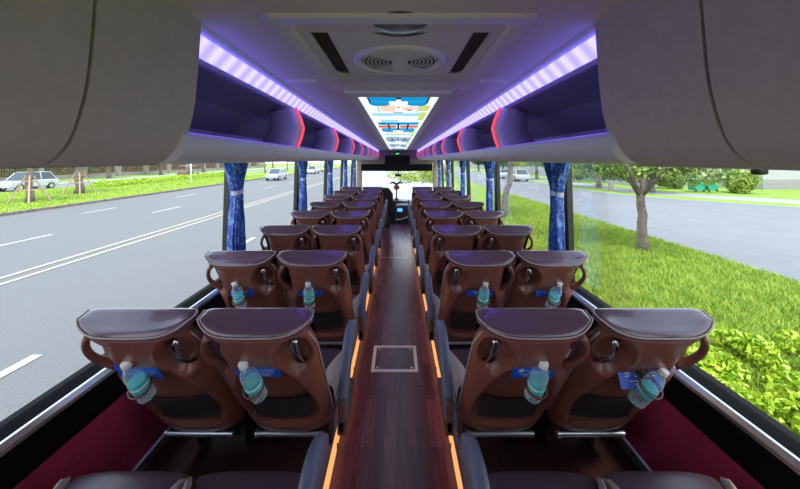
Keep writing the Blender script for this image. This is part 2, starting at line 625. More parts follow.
for s, sg in (('left', -1), ('right', 1)):
    WX = 1.215 if sg > 0 else 1.265
    rk = empty('overhead_rack', (.015, 0, 0))
    tag(rk, 'long open luggage rack with glowing strip above the %s-hand seats' % s, 'luggage rack', 'open luggage racks along both sides')
    y0, y1 = .90, 10.0
    ny = 30
    # shelf with rounded lip
    P = [(.590, .075), (.583, .066), (.580, .050), (.583, .030), (.592, .012), (.606, -.002), (.626, -.010), (.66, -.014),
         (WX - .045, -.020), (WX - .045, .0), (.66, .012), (.62, .040), (.612, .066), (.602, .077)]
    b = MB(); b.prism([(sg * x, CZ + h) for x, h in P], y0, y1, ny=ny)
    b.build('shelf', M['rack'], rk, smooth=True, warp=True).data.set_sharp_from_angle(angle=R(50))
    # rear lining, two tones
    b = MB()
    b.prism([(sg * .66, CZ + .012), (sg * .98, CZ + .03), (sg * 1.04, CZ + .16), (sg * 1.10, CZ + .17), (sg * 1.05, CZ + .02)], y0, y1, ny=ny)
    b.build('lining', M['rackin'], rk, warp=True)
    b = MB()
    b.prism([(sg * 1.04, CZ + .16), (sg * .90, CZ + .275), (sg * .70, CZ + .335), (sg * .69, CZ + .36), (sg * .96, CZ + .33), (sg * 1.12, CZ + .18)], y0, y1, ny=ny)
    b.build('upper_lining', M['rackdark'], rk, warp=True)
    # fascia carrying the light strip
    b = MB()
    b.prism([(sg * .548, CZ + .388), (sg * .575, CZ + .366), (sg * .618, CZ + .318), (sg * .640, CZ + .312), (sg * .668, CZ + .322), (sg * .66, CZ + .40), (sg * .55, CZ + .40)], y0 - .9 if False else y0, y1, ny=ny)
    fas = b.build('fascia', M['rack'], rk, warp=True)
    b = MB()
    b.prism([(sg * .573, CZ + .362), (sg * .568, CZ + .357), (sg * .608, CZ + .311), (sg * .613, CZ + .316)], y0 + .01, y1 - .05, ny=ny)
    b.build('light_strip', M['led'], rk, warp=True)
    b = MB()
    b.prism([(sg * .6695, CZ + .330), (sg * .676, CZ + .330), (sg * .676, CZ + .372), (sg * .6695, CZ + .372)], y0 + .02, y1 - .05, ny=ny)
    b.build('hidden_fill_strip', M['blue_led'], rk, warp=True)  # unseen blue strip added behind the fascia to brighten the rack lining
    b = MB()
    b.prism([(sg * .605, CZ + .078), (sg * .612, CZ + .078), (sg * .616, CZ + .068), (sg * .609, CZ + .066)], y0 + .02, y1 - .05, ny=ny)
    o = b.build('edge_light', M['blue_led'], rk, warp=True)
    # end cap
    b = MB()
    b.prism([(sg * .585, CZ + .05), (sg * .62, CZ + -.012), (sg * 1.2, CZ - .012), (sg * 1.2, CZ + .36), (sg * .58, CZ + .36)], y1, y1 + .02)
    b.build('end_cap', M['rack'], rk, warp=True)
    # dividers with red chevrons
    for k in range(8):
        yc = 1.95 + 1.13 * k
        dv = MB()
        ch = [(.592, .070), (.572, .120), (.556, .185), (.572, .245), (.602, .312)]
        thick = .045
        def P2(x, h, dy):
            return (sg * x, yc + dy, CZ + h)
        N = 16
        vs = []
        fs = []
        for i in range(N + 1):
            q = i / N
            j = q * 4
            a = min(3, int(j)); fr = j - a
            fr = fr * fr * (3 - 2 * fr) * .3 + fr * .7
            x = ch[a][0] * (1 - fr) + ch[a + 1][0] * fr
            h = ch[a][1] * (1 - fr) + ch[a + 1][1] * fr
            depth = .30 - .10 * q
            vs += [P2(x, h, -.012), P2(x + .02, h, .035), P2(x + depth, h - .01 * q, .16), P2(x + depth, h - .01 * q, .10), P2(x + .05, h, -.02)]
        for i in range(N):
            for k2 in range(5):
                a, c = i * 5 + k2, i * 5 + (k2 + 1) % 5
                fs.append((a, c, c + 5, a + 5))
        fs += [tuple(range(5)), tuple(N * 5 + z for z in range(5))]
        dv.add(vs, fs)
        d = dv.build('divider', M['rack'], rk, smooth=True, warp=True)
        st = MB()
        pts = [P2(x - .004, h, -.016) for x, h in ch]
        pp = []
        for a, c in zip(pts[:-1], pts[1:]):
            for q in range(4):
                pp.append([a[z] + (c[z] - a[z]) * q / 4 for z in range(3)])
        pp.append(pts[-1])
        st.tube(pp, .0075, 6, flat=1.0)
        o = st.build('glow_strip', M['red'], d, warp=True)
        tag(o, 'red glowing edge')

    # closed locker behind (panels curve down into the underside)
    lk = empty('overhead_locker', (.015, 0, 0))
    tag(lk, 'closed taupe overhead locker nearest the camera on the %s' % s, 'overhead locker', 'closed overhead lockers')
    prof = [(.551, .385), (.556, .31), (.563, .22), (.572, .14), (.588, .075), (.604, .035), (.628, .005), (.662, -.014), (.72, -.020 if sg > 0 else -.014), (WX - .045, -.024 if sg > 0 else -.012)]
    # smooth the profile
    def cr_(P_, n=5):
        out = []
        for i in range(len(P_) - 1):
            p0 = P_[max(i - 1, 0)]; p1 = P_[i]; p2 = P_[i + 1]; p3 = P_[min(i + 2, len(P_) - 1)]
            for q in range(n):
                t = q / n
                out.append(tuple(.5 * (2 * p1[z] + (p2[z] - p0[z]) * t + (2 * p0[z] - 5 * p1[z] + 4 * p2[z] - p3[z]) * t * t + (3 * p1[z] - p0[z] - 3 * p2[z] + p3[z]) * t ** 3) for z in (0, 1)))
        out.append(P_[-1])
        return out
    pr = cr_(prof)
    inner = [(x + .03, h + .02) for x, h in reversed(pr)]
    for a, c in ((.612, .925), (-.25, .604), (-1.1, -.258), (-1.98, -1.108)):
        b = MB()
        b.prism([(sg * x, CZ + h) for x, h in pr + inner], a, c)
        b.build('door', M['locker'], lk, bevel=.008, bseg=3)
    b = MB()
    pr2 = [(x + .012, h + .01) for x, h in pr]
    b.prism([(sg * x, CZ + h) for x, h in pr2 + [(WX - .045, .36), (.57, .36)]], -1.97, .915)
    b.build('body', M['rackdark'], lk)
    for yy in ((.67 if sg > 0 else .45),):
        b = MB()
        b.box(sg * .735 - .011, sg * .735 + .011, yy - .008, yy + .010, CZ - .031, CZ - .016)
        b.build('latch', M['black'], lk, bevel=.004)

# small ceiling trims beside the air unit
for sg, s in ((-1, 'left'), (1, 'right')):
    b = MB()
    b.box(-.065, .065, -.010, .010, -.012, .004)
    o = b.build('ceiling_bar', M['acplastic'], bevel=.004)
    o.location = (sg * .455 + .015, 1.57, CZ + .377)
    tag(o, 'slim grey bar on the ceiling, %s of the air outlet unit' % s, 'ceiling fitting', 'slim ceiling bars')

# ================================================================ AIR UNIT
ac = empty('air_outlet_unit', (0, 0, 0))
tag(ac, 'large grey ceiling air outlet unit with a round grille', 'air conditioning unit')
FH = CZ + .345
ac.scale = (1.075, 1.06, 1)
ac.location = (.022, 0, .030)
def rrect(x, y0, y1, r, z, n=5):
    out = []
    for (cx, cy_, a0) in ((x - r, y1 - r, 0), (-x + r, y1 - r, 90), (-x + r, y0 + r, 180), (x - r, y0 + r, 270)):
        for k in range(n + 1):
            a = R(a0 + 90 * k / n)
            out.append((cx + r * math.cos(a), cy_ + r * math.sin(a), z))
    return out
def rings(b, loops, m=None):
    L = len(loops[0])
    vs = [p for l in loops for p in l]
    fs = []
    for j in range(len(loops) - 1):
        for k in range(L):
            fs.append((j * L + k, j * L + (k + 1) % L, (j + 1) * L + (k + 1) % L, (j + 1) * L + k))
    b.add(vs, fs, m)
b = MB()
rings(b, [rrect(.352, .813, 1.69, .03, FH + .02), rrect(.350, .815, 1.688, .03, FH + .012), rrect(.338, .825, 1.675, .03, FH),
          rrect(.300, .868, 1.56, .035, FH + .002), rrect(.288, .875, 1.53, .04, FH + .010), rrect(.275, .885, 1.515, .045, FH + .045)])
b.build('frame', M['acplastic'], ac, smooth=True, warp=False).data.set_sharp_from_angle(angle=R(40))
b = MB()
vs = rrect(.29, .87, 1.53, .03, FH + .06)
b.add(vs, [tuple(range(len(vs)))])
b.build('recess', M['acrecess'], ac)
b = MB()
# inner panel with tapering front corners
rings(b, [rrect(.212, .86, 1.47, .03, FH + .055), rrect(.216, .86, 1.475, .03, FH + .028), rrect(.208, .868, 1.465, .03, FH + .018)])
vs = rrect(.208, .868, 1.465, .03, FH + .018)
b.add(vs, [tuple(range(len(vs)))])
b.build('panel', M['acplastic'], ac, smooth=False)
# lamp lens
b = MB()
prof = [(.112, .02), (.114, .004), (.110, .001), (.105, .001), (.102, .004)]
mx = Matrix.Translation((0, .880, FH + .014))
b.lathe([(r, z) for r, z in prof], 40, mx=mx)
b.build('lamp_ring', M['acrecess'], ac, smooth=True)
b = MB()
b.lathe([(.103, .004), (.08, -.003), (.05, -.007), (.0001, -.008)], 40, mx=mx)
b.build('lamp_lens', M['frost'], ac, smooth=True)
# round grille
mx = Matrix.Translation((0, 1.235, FH + .012))
b = MB()
b.lathe([(.172, .01), (.165, -.004), (.150, -.010), (.143, -.006), (.140, .004)], 56, mx=mx)
g = b.build('grille_ring', M['acplastic'], ac, smooth=True)
b = MB(); b.lathe([(.142, .004), (.141, .003)], 40, mx=mx)
b.build('grille_back', M['black'], ac)
b = MB()
def arc(r0, r1, a0, a1, z0, z1, n=14):
    vs, fs = [], []
    for k in range(n + 1):
        a = R(a0 + (a1 - a0) * k / n)
        for rr, zz in ((r0, z0), (r1, z0), (r1, z1), (r0, z1)):
            vs.append(mx @ Vector((rr * math.cos(a), rr * math.sin(a), zz)))
    for k in range(n):
        for q in range(4):
            fs.append((k * 4 + q, k * 4 + (q + 1) % 4, k * 4 + 4 + (q + 1) % 4, k * 4 + 4 + q))
    b.add(vs, fs)
arc(.0, .030, 0, 360, -.004, .003, 30)
for k in range(7):
    r0 = .043 + k * .0145
    for c in (0, 180):
        arc(r0, r0 + .0060, c - 42, c + 42, -.002, .000)
for c in (90, 270):
    arc(.028, .142, c - 47, c + 47, -.003, .002)
    for d in (-22, 22):
        arc(.03, .140, c + d - 1, c + d + 1, -.006, -.003, 2)
for c in (45, 135, 225, 315):
    arc(.028, .142, c - 3.5, c + 3.5, -.005, .002, 3)
b.build('grille', M['acplastic'], ac)

# ================================================================ BACKLIT CEILING PANEL
cp = empty('backlit_ceiling_panel', (.018, 0, 0))
tag(cp, 'long backlit coloured glass panel in the middle of the ceiling', 'ceiling light panel')
LH = CZ + .368
def framepiece(b, x0, x1, y0, y1):
    n = max(1, int((y1 - y0) / .3))
    b.prism([(x0, LH), (x1, LH), (x1, LH + .04), (x0, LH + .04)], y0, y1, ny=n)
b = MB()
framepiece(b, -.295, -.235, 1.80, 9.5)
framepiece(b, .235, .295, 1.80, 9.5)
framepiece(b, -.235, .235, 1.80, 1.90)
framepiece(b, -.228, .228, 9.4, 9.5)
b.build('frame', M['acplastic'], cp, warp=True)
b = MB()
Z = LH + .012
def q_(x0, x1, y0, y1, m, z=0.0, sk=0.0):
    n = max(1, int((y1 - y0) / .4))
    for k in range(n):
        a, c = y0 + (y1 - y0) * k / n, y0 + (y1 - y0) * (k + 1) / n
        b.add([(x0, a, Z - z), (x1, a, Z - z), (x1 - sk, c, Z - z), (x0 + sk, c, Z - z)], [(0, 1, 2, 3)], m)
q_(-.236, .236, 1.89, 9.4, M['gW'])
per = 1.88
for k in range(4):
    y = 1.93 + per * k
    for sx in (-1, 1):
        x0, x1 = sorted((sx * .015, sx * .185))
        q_(x0, x1, y, y + .16, M['gB'], .001)
        x0, x1 = sorted((sx * .06, sx * .185))
        q_(x0, x1, y + .16, y + .30, M['gB'], .0012)
        x0, x1 = sorted((sx * .178, sx * .19))
        q_(x0, x1, y, y + .25, M['gD'], .0015)
        x0, x1 = sorted((sx * .08, sx * .17))
        q_(x0, x1, y + .29, y + .315, M['gD'], .0015)
        x0, x1 = sorted((sx * .135, sx * .15))
        q_(x0, x1, y + .3, y + .62, M['gC'], .001)
        x0, x1 = sorted((sx * .05, sx * .17))
        q_(x0, x1, y + .78, y + .83, M['gC'], .001)
        q_(x0, x1, y + .95, y + 1.0, M['gC'], .001)
    q_(-.015, .015, y, y + .1, M['gD'], .001)
    q_(-.13, -.02, y + .30, y + .58, M['gP'], .001)
    q_(.02, .15, y + .34, y + .50, M['gP'], .001)
    q_(.15, .222, y + .30, y + .55, M['gY'], .001)
    q_(.17, .222, y + .6, y + 1.1, M['gY'], .001)
    q_(-.012, .012, y + .36, y + .40, M['gD'], .0015)
    q_(-.04, .04, y + .60, y + .63, M['gD'], .0015)
    q_(.06, .10, y + .47, y + .54, M['gO'], .0015)
    q_(-.20, .20, y + 1.22, y + 1.44, M['gB'], .001)
    q_(-.21, .21, y + .64, y + .80, M['gC'], .0008)
    q_(-.16, .0, y + 1.04, y + 1.2, M['gC'], .0008)
    q_(-.17, -.13, y + 1.30, y + 1.40, M['gD'], .001)
    q_(-.21, -.02, y + 1.48, y + 1.72, M['gO'], .001)
    q_(.02, .21, y + 1.48, y + 1.72, M['gO'], .001)
    q_(-.012, .012, y + 1.3, y + 1.88, M['gD'], .0015)
    q_(-.11, -.09, y + 1.4, y + 1.88, M['gD'], .0015)
    q_(.09, .11, y + 1.4, y + 1.88, M['gD'], .0015)
    q_(-.19, .19, y + 1.75, y + 1.87, M['gB'], .001)
b.build('printed_glass', None, cp, warp=True, fix=False)

# ================================================================ SEATS
REC = math.atan2(.44, .67)          # recline
SL = math.hypot(.44, .67)
Uy, Uz = -math.sin(REC), math.cos(REC)
Ny, Nz = -math.cos(REC), -math.sin(REC)
# seat origin: under the rear bottom of the shell, on the platform
BZ = CZ - 1.28 - PL                 # height of shell bottom above the platform
HW = .205


def S(x, t, d):
    """seat-back coordinates -> local: x across, t along the back (0 bottom, 1 top), d out of the rear face"""
    return (x, Uy * t * SL + Ny * d, BZ + Uz * t * SL + Nz * d)


def cat5(P, q):
    k = q * (len(P) - 1)
    i = min(len(P) - 2, int(k)); f = k - i
    p0 = P[max(i - 1, 0)]; p1 = P[i]; p2 = P[i + 1]; p3 = P[min(i + 2, len(P) - 1)]
    return tuple(.5 * (2 * p1[z] + (p2[z] - p0[z]) * f + (2 * p0[z] - 5 * p1[z] + 4 * p2[z] - p3[z]) * f * f + (3 * p1[z] - p0[z] - 3 * p2[z] + p3[z]) * f ** 3) for z in (0, 1))


def sd_quad(x, s, cx, cs, hx, hs, p=2.6):
    return (abs((x - cx) / hx) ** p + abs((s - cs) / hs) ** p) ** (1 / p)


def make_seat(side, aisle):
    """side: +1 right of the aisle, -1 left.  a: direction of the aisle-side edge in local x"""
    a = -side
    root = empty('passenger_seat', (0, 0, 0))
    # ---- shell
    NT, NU = 110, 84

    def halfw(t, sgn):
        wdt = HW
        wdt -= .026 * sstep(.84, .97, t)
        wdt -= .010 * (1 - sstep(0, .10, t))
        if sgn == -a:       # window-hand side: necks in for the grab loop
            wdt -= .036 * sstep(.60, .70, t) * (1 - sstep(.93, .99, t))
        else:
            wdt += 0
        return wdt

    def rear(u, t):
        sgn = 1 if u >= 0 else -1
        hw = halfw(t, sgn)
        x = u * hw
        d = .012 * (1 - u * u) - .052 * abs(u) ** 5
        d += .012 * math.sin(PI * min(1, t / .8)) * (1 - abs(u) ** 3)
        # smile-shaped top edge
        # central recess
        hwr = .158 - .05 * sstep(.25, .8, t)
        ax = abs(x) / hwr
        q = max(ax ** 3.0, 0) + max(0, (t - .44) / .33) ** 4 + max(0, (.44 - t) / .36) ** 8
        rec = 1 - sstep(.6, 1.25, q)
        d -= .030 * rec
        # pocket lip
        if ax < .95:
            d += .010 * (sstep(.10, .13, t) * (1 - sstep(.16, .19, t))) * (1 - sstep(.85, .95, ax))
        # aisle-hand hand hole (diamond dish)
        q = sd_quad(x, t, a * .130, .835, .062, .150, 1.7)
        dish = 1 - sstep(.55, 1.05, q)
        d -= .060 * dish
        rim = math.exp(-((q - 1.12) / .12) ** 2)
        d += .004 * rim
        # window-hand side dish
        q = sd_quad(x, t, -a * .162, .80, .032, .125, 1.8)
        d -= .030 * (1 - sstep(.5, 1.05, q))
        return x, d

    b = MB()
    vs, fs = [], []
    NF = 14
    ring = NU + 1 + NF
    for j in range(NT + 1):
        t = j / NT
        for i in range(NU + 1):
            u = -1 + 2 * i / NU
            u = math.copysign(1 - (1 - abs(u)) ** 1.15, u) if abs(u) > 0 else 0
            x, d = rear(u, t)
            te = t * (1 - .018 * sstep(.5, .9, t))
            vs.append(S(x, te, d))
        for i in range(NF):
            u = 1 - 2 * (i + .5) / NF
            sgn = 1 if u >= 0 else -1
            vs.append(S(u * (halfw(t, sgn) + .004), t * (1 - .018 * sstep(.5, .9, t)), -.085 - .02 * (1 - u * u)))
    for j in range(NT):
        for i in range(ring):
            k = (i + 1) % ring
            fs.append((j * ring + i, j * ring + k, (j + 1) * ring + k, (j + 1) * ring + i))
    fs.append(tuple(range(ring)))
    fs.append(tuple(NT * ring + i for i in range(ring)))
    b.add(vs, fs)
    sh = b.build('back_shell', M['shell'], root, smooth=True)
    sh.data.set_sharp_from_angle(angle=R(50))
    # ---- leather head cap over the top: stacked rings, a rear roll and a gently dished top
    K = 64
    def capring(k, out, t, sc=1.0):
        th = 2 * PI * k / K
        n_ = 2 / (4.6 if math.sin(th) > 0 else 9.0)
        cx = math.copysign(abs(math.cos(th)) ** n_, math.cos(th))
        sy = math.copysign(abs(math.sin(th)) ** n_, math.sin(th))
        hw = HW - .008
        x = (hw + out) * cx * sc
        d = -.054 + ((.053 if sy > 0 else .056) + out) * sy * sc
        e = min(1, abs(x) / hw)
        f = sstep(-.10, .0, d)
        d -= .040 * e ** 3.5 * f
        t += .020 * e ** 5 * f
        return S(x, t, d)
    LV = [(-.004, .966, 1), (.002, .970, 1), (.006, .977, 1), (.007, .984, 1), (.005, .991, 1), (.003, .995, 1), (.001, .998, 1), (-.003, 1.003, 1), (-.008, 1.006, 1), (-.016, 1.009, 1),
          (-.016, 1.009, .9), (-.016, 1.008, .72), (-.016, 1.006, .5), (-.016, 1.006, .25), (-.016, 1.006, .02)]
    b = MB()
    vs = [capring(k, o_, t_, sc) for o_, t_, sc in LV for k in range(K)]
    fs = [(j * K + k, j * K + (k + 1) % K, (j + 1) * K + (k + 1) % K, (j + 1) * K + k) for j in range(len(LV) - 1) for k in range(K)]
    fs += [tuple(range(K)), tuple((len(LV) - 1) * K + k for k in range(K))]
    b.add(vs, fs)
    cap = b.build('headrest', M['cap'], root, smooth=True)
    b = MB()
    pts = [Vector(capring(k, .0055, .9985)) for k in range(-4, K // 2 + 5)]
    b.tube(pts, .0030, 6)
    b.build('seam', M['piping'], cap, smooth=True)
    b = MB()
    pts = [Vector(capring(k, .001, .969)) for k in range(-4, K // 2 + 5)]
    b.tube(pts, .0042, 6)
    b.build('piping', M['brownplastic'], cap, smooth=True)
    # light edge piping down the aisle-hand side of the back
    b = MB()
    pts = [Vector(S(a * (halfw(t / 20, a) + .002), t / 20 * (1 - .018 * sstep(.5, .9, t / 20)), -.052)) for t in range(2, 20)]
    b.tube(pts, .0040, 6)
    b.build('edge_piping', M['piping'], sh, smooth=True)
    # ---- backrest cushion (front)
    b = MB()
    def bf(u, v):
        uu = -1 + 2 * u
        t = .12 + .86 * v
        e = abs(uu)
        bulge = .055 * (1 - e ** 4) * (1 - (2 * v - 1) ** 8)
        side = .02 * sstep(.55, .75, e) * (1 - sstep(.9, 1, e))
        return S(uu * (HW - .008), t, -.085 - bulge - side)
    b.grid(bf, 20, 20)
    bc = b.build('backrest', M['leather'], root, smooth=True)
    # ---- mesh pocket
    b = MB()
    def pf(u, v):
        x = (-1 + 2 * u) * (.132 + .008 * v)
        t = .17 + .25 * v
        xx, d = rear(x / halfw(t, 1 if x > 0 else -1), t)
        return S(x, t, d + .006 + .008 * (1 - (2 * u - 1) ** 4) * v)
    b.grid(pf, 16, 10)
    pk = b.build('mesh_pocket', M['mesh'], root, smooth=True)
    b = MB()
    pts = [Vector(pf(i / 16, 1)) for i in range(17)]
    b.tube(pts, .0035, 6)
    b.build('elastic_hem', M['black'], pk)
    # ---- aisle-hand strap across the dish
    b = MB()
    pts = []
    for k in range(11):
        q = k / 10
        t = .730 + .195 * q
        pts.append(S(a * (.146 + .010 * math.sin(PI * q) - .016 * q), t, -.034 + .036 * math.sin(PI * q) ** .8))
    b.tube(pts, [.019 - .003 * math.sin(PI * k / 10) for k in range(11)], 10, flat=.40, up=(0, -1, -.6))
    b.build('grab_handle', M['chrome'], root, smooth=True)
    # ---- window-hand loop
    b = MB()
    pts = []
    for k in range(17):
        q = k / 16
        t = .69 + .26 * q
        pts.append(S(-a * (HW - .045 + .044 * math.sin(PI * q) ** .7), t, -.030 + .012 * math.sin(PI * q)))
    b.tube(pts, [.014 - .004 * math.sin(PI * k / 16) for k in range(17)], 10, flat=1.5, up=(0, -1, -.6))
    b.build('loop_handle', M['shell'], root, smooth=True)
    # ---- bottle holder
    xo = -a * .03
    b = MB()
    cxp = Vector(S(xo, .665, .045))
    ux = Vector((1, 0, 0)); un = Vector((0, Ny, Nz)); uu_ = Vector((0, Uy, Uz))
    pts = [cxp + ux * .036 * math.cos(2 * PI * k / 20) + un * .036 * math.sin(2 * PI * k / 20) for k in range(20)]
    b.loop_tube(pts, .0035, 6)
    b.box(-.012 + xo, .012 + xo, -.006, .006, -.02, .02, mx=Matrix.Translation(Vector(S(0, .67, -.010))))
    b.tube([S(xo - .02, .67, -.012), S(xo - .03, .67, .03)], .004, 6)
    b.tube([S(xo + .02, .67, -.012), S(xo + .03, .67, .03)], .004, 6)
    b.tube([S(xo, .61, -.014), S(xo, .585, .012), S(xo, .575, .052), S(xo, .581, .072)], .0035, 6)
    b.build('bottle_ring', M['brownplastic'], root, smooth=True)
    # ---- seat cushion
    CT = CZ - 1.115 - PL            # cushion top above platform
    y0c, y1c = .03, .415          # rear and front of the cushion
    b = MB()
    def cf(u, v):
        uu = -1 + 2 * u
        # v around: bottom front -> front -> top -> back
        ctrl = [(y1c - .06, CT - .13), (y1c - .01, CT - .10), (y1c + .004, CT - .05), (y1c - .022, CT - .008), (y1c - .08, CT + .004), (y1c - .22, CT - .006), (y0c + .12, CT - .02), (y0c, CT - .02)]
        k = v * (len(ctrl) - 1)
        i = min(len(ctrl) - 2, int(k)); f = k - i
        f = f
        p0 = ctrl[max(i - 1, 0)]; p1 = ctrl[i]; p2 = ctrl[i + 1]; p3 = ctrl[min(i + 2, len(ctrl) - 1)]
        yy, zz = (.5 * (2 * p1[z] + (p2[z] - p0[z]) * f + (2 * p0[z] - 5 * p1[z] + 4 * p2[z] - p3[z]) * f * f + (3 * p1[z] - p0[z] - 3 * p2[z] + p3[z]) * f ** 3) for z in (0, 1))
        zz -= .010 * abs(uu) ** 4
        yy -= .015 * abs(uu) ** 4
        if abs(uu) > .999:
            zz -= .012
        return (uu * .210, yy, zz)
    b.grid(cf, 28, 28)
    L = 29
    for col in (0, 28):
        b.f.append(tuple(j * L + col for j in range(29)))
        b.mi.append(0)
    cu = b.build('seat_cushion', M['leather'], root, smooth=True)
    cu.data.set_sharp_from_angle(angle=R(60))
    for sd in (-1, 1):
        b = MB()
        def wf(u, v):
            # v 0 front tip .. 1 rear ; u across from outer edge inwards
            wid = .012 + .070 * sstep(0, .5, v) if v > 0 else .002
            yy = (y1c - .050) + (y0c - (y1c - .050)) * v
            q = math.sin(PI * u)
            base = CT - .004 - .012 * sstep(0, 1, v)
            return (sd * (.213 - wid * u), yy, base + .034 * q * sstep(0, .14, v) + .004 - .055 * (1 - sstep(0, .22, u)))
        b.grid(wf, 10, 16)
        b.build('bolster', M['bolster'], root, smooth=True)
    # ---- base: frame, legs, silver rail
    b = MB()
    b.box(-.18, .18, .04, .36, .20, .27)
    b.box(-.10, .10, .04, .07, .25, BZ + .05)
    b.build('seat_frame', M['blackmetal'], root, bevel=.008)
    for x in ((-.13, .13)):
        b = MB()
        b.prism([(x - .02, 0), (x + .02, 0), (x + .02, .22), (x - .02, .22)], .22, .31)
        b.build('leg', M['blackmetal'], root, bevel=.006)
    b = MB()
    b.tube([(-.155, .0, BZ - .024), (.155, .0, BZ - .024)], .013, 12)
    b.tube([(-.165, .0, BZ - .024), (-.150, .0, BZ - .024)], .018, 12)
    b.build('foot_bar', M['steel'], root, smooth=True).data.set_sharp_from_angle(angle=R(40))
    if aisle:
        ar = empty('armrest')
        ar.parent = root
        b = MB()
        AH = CZ - .89 - PL
        xa = a * (.505 - .245)
        def af(q):     # centre line of the pad, rear to front
            K5 = [(-.085, AH - .27), (-.03, AH - .15), (.05, AH - .06), (.14, AH - .015), (.24, AH - .02), (.33, AH - .06)]
            return cat5(K5, q)
        rowsn = 18
        vs, fs = [], []
        K = 12
        for j in range(rowsn + 1):
            q = j / rowsn
            y, z = af(q)
            k_ = math.sqrt(max(0, 1 - (2 * q - 1) ** 8))
            hw = .024 * (.35 + .65 * k_)
            hh = .030 * (.35 + .65 * k_)
            for k in range(K):
                t = 2 * PI * k / K
                cx = math.copysign(abs(math.cos(t)) ** .6, math.cos(t)); sz = math.copysign(abs(math.sin(t)) ** .6, math.sin(t))
                vs.append((xa + hw * cx, y + .012 * sz * 0, z + hh * sz - (.04 + .02 * (1 - q)) * (1 if sz < 0 else 0)))
        for j in range(rowsn):
            for k in range(K):
                fs.append((j * K + k, j * K + (k + 1) % K, (j + 1) * K + (k + 1) % K, (j + 1) * K + k))
        fs += [tuple(range(K)), tuple(rowsn * K + k for k in range(K))]
        b.add(vs, fs)
        o = b.build('armrest', M['arm'], root, smooth=True)
        bpy.data.objects.remove(ar)
        b = MB()
        b.box(xa - .020, xa + .020, -.10, .20, CT - .12, CT - .05)
        b.box(xa - .017, xa + .017, -.10, -.03, CT - .11, CT + .03)
        b.build('armrest_support', M['brownplastic'], o, bevel=.008)
    return root


CX = {('left', 'aisle'): -.497, ('left', 'window'): -.925, ('right', 'aisle'): .505, ('right', 'window'): .935}
ORD = ['row with only its cushions in view, nearest the camera', 'first full row from the camera', 'second full row from the camera', 'third full row from the camera',
       'fourth full row from the camera', 'fifth full row from the camera', 'sixth full row from the camera',
       'seventh full row from the camera', 'eighth full row, farthest from the camera']
seats = {}
for side in ('left', 'right'):
    for pos in ('aisle', 'window'):
        proto = make_seat(1 if side == 'right' else -1, pos == 'aisle')
        for n in range(-1, 8):
            o = proto if n == -1 else copy_tree(proto)
            yb = 1.57 + .775 * n
            o.location = (CX[(side, pos)], yb, PL)
            tag(o, 'brown %s seat on the %s, %s' % (pos, side, ORD[n + 1]), 'seat', 'brown passenger seats in pairs')
            seats[(side, pos, n)] = o

# warm riser lights along the step, one length per row, both sides
for side, x, sg in (('left', AL, 1), ('right', AR, -1)):
    for n in range(-1, 8):
        b = MB()
        b.box(min(x, x + sg * .010), max(x, x + sg * .010), -.24, .48, .02, .155)
        o = b.build('step_light', M['orange'], bevel=.003)
        o.location = (0, 1.57 + .775 * n, 0)
        tag(o, 'orange step light on the aisle\'s %s side, %s' % (side, ('nearest the camera' if n < 0 else NTH[n] + ' full row')), 'step light', 'warm step lights along the aisle')

# ================================================================ BOTTLES AND CARDS
def make_bottle():
    root = empty('water_bottle')
    b = MB()
    prof = [(.0001, .002), (.022, 0), (.030, .006), (.0315, .014), (.030, .022), (.0315, .030), (.0300, .038), (.0315, .046), (.0310, .052),
            (.0310, .112), (.0320, .118), (.0310, .126), (.028, .140), (.020, .158), (.0135, .168), (.0125, .176)]
    b.lathe(prof, 24)
    bt = b.build('body', M['bottle'], root, smooth=True)
    b = MB(); b.lathe([(.0316, .058), (.0318, .059), (.0318, .097), (.0316, .098)], 24)
    b.build('label', M['teal'], root, smooth=True).data.set_sharp_from_angle(angle=R(40))
    b = MB(); b.lathe([(.0319, .074), (.0321, .075), (.0321, .082), (.0319, .083)], 24)
    b.build('label_stripe', M['print'], root, smooth=True)
    b = MB(); b.lathe([(.0150, .172), (.0162, .174), (.0162, .190), (.0150, .1935), (.0001, .194)], 24)
    b.build('cap', M['white'], root, smooth=True).data.set_sharp_from_angle(angle=R(40))
    return root

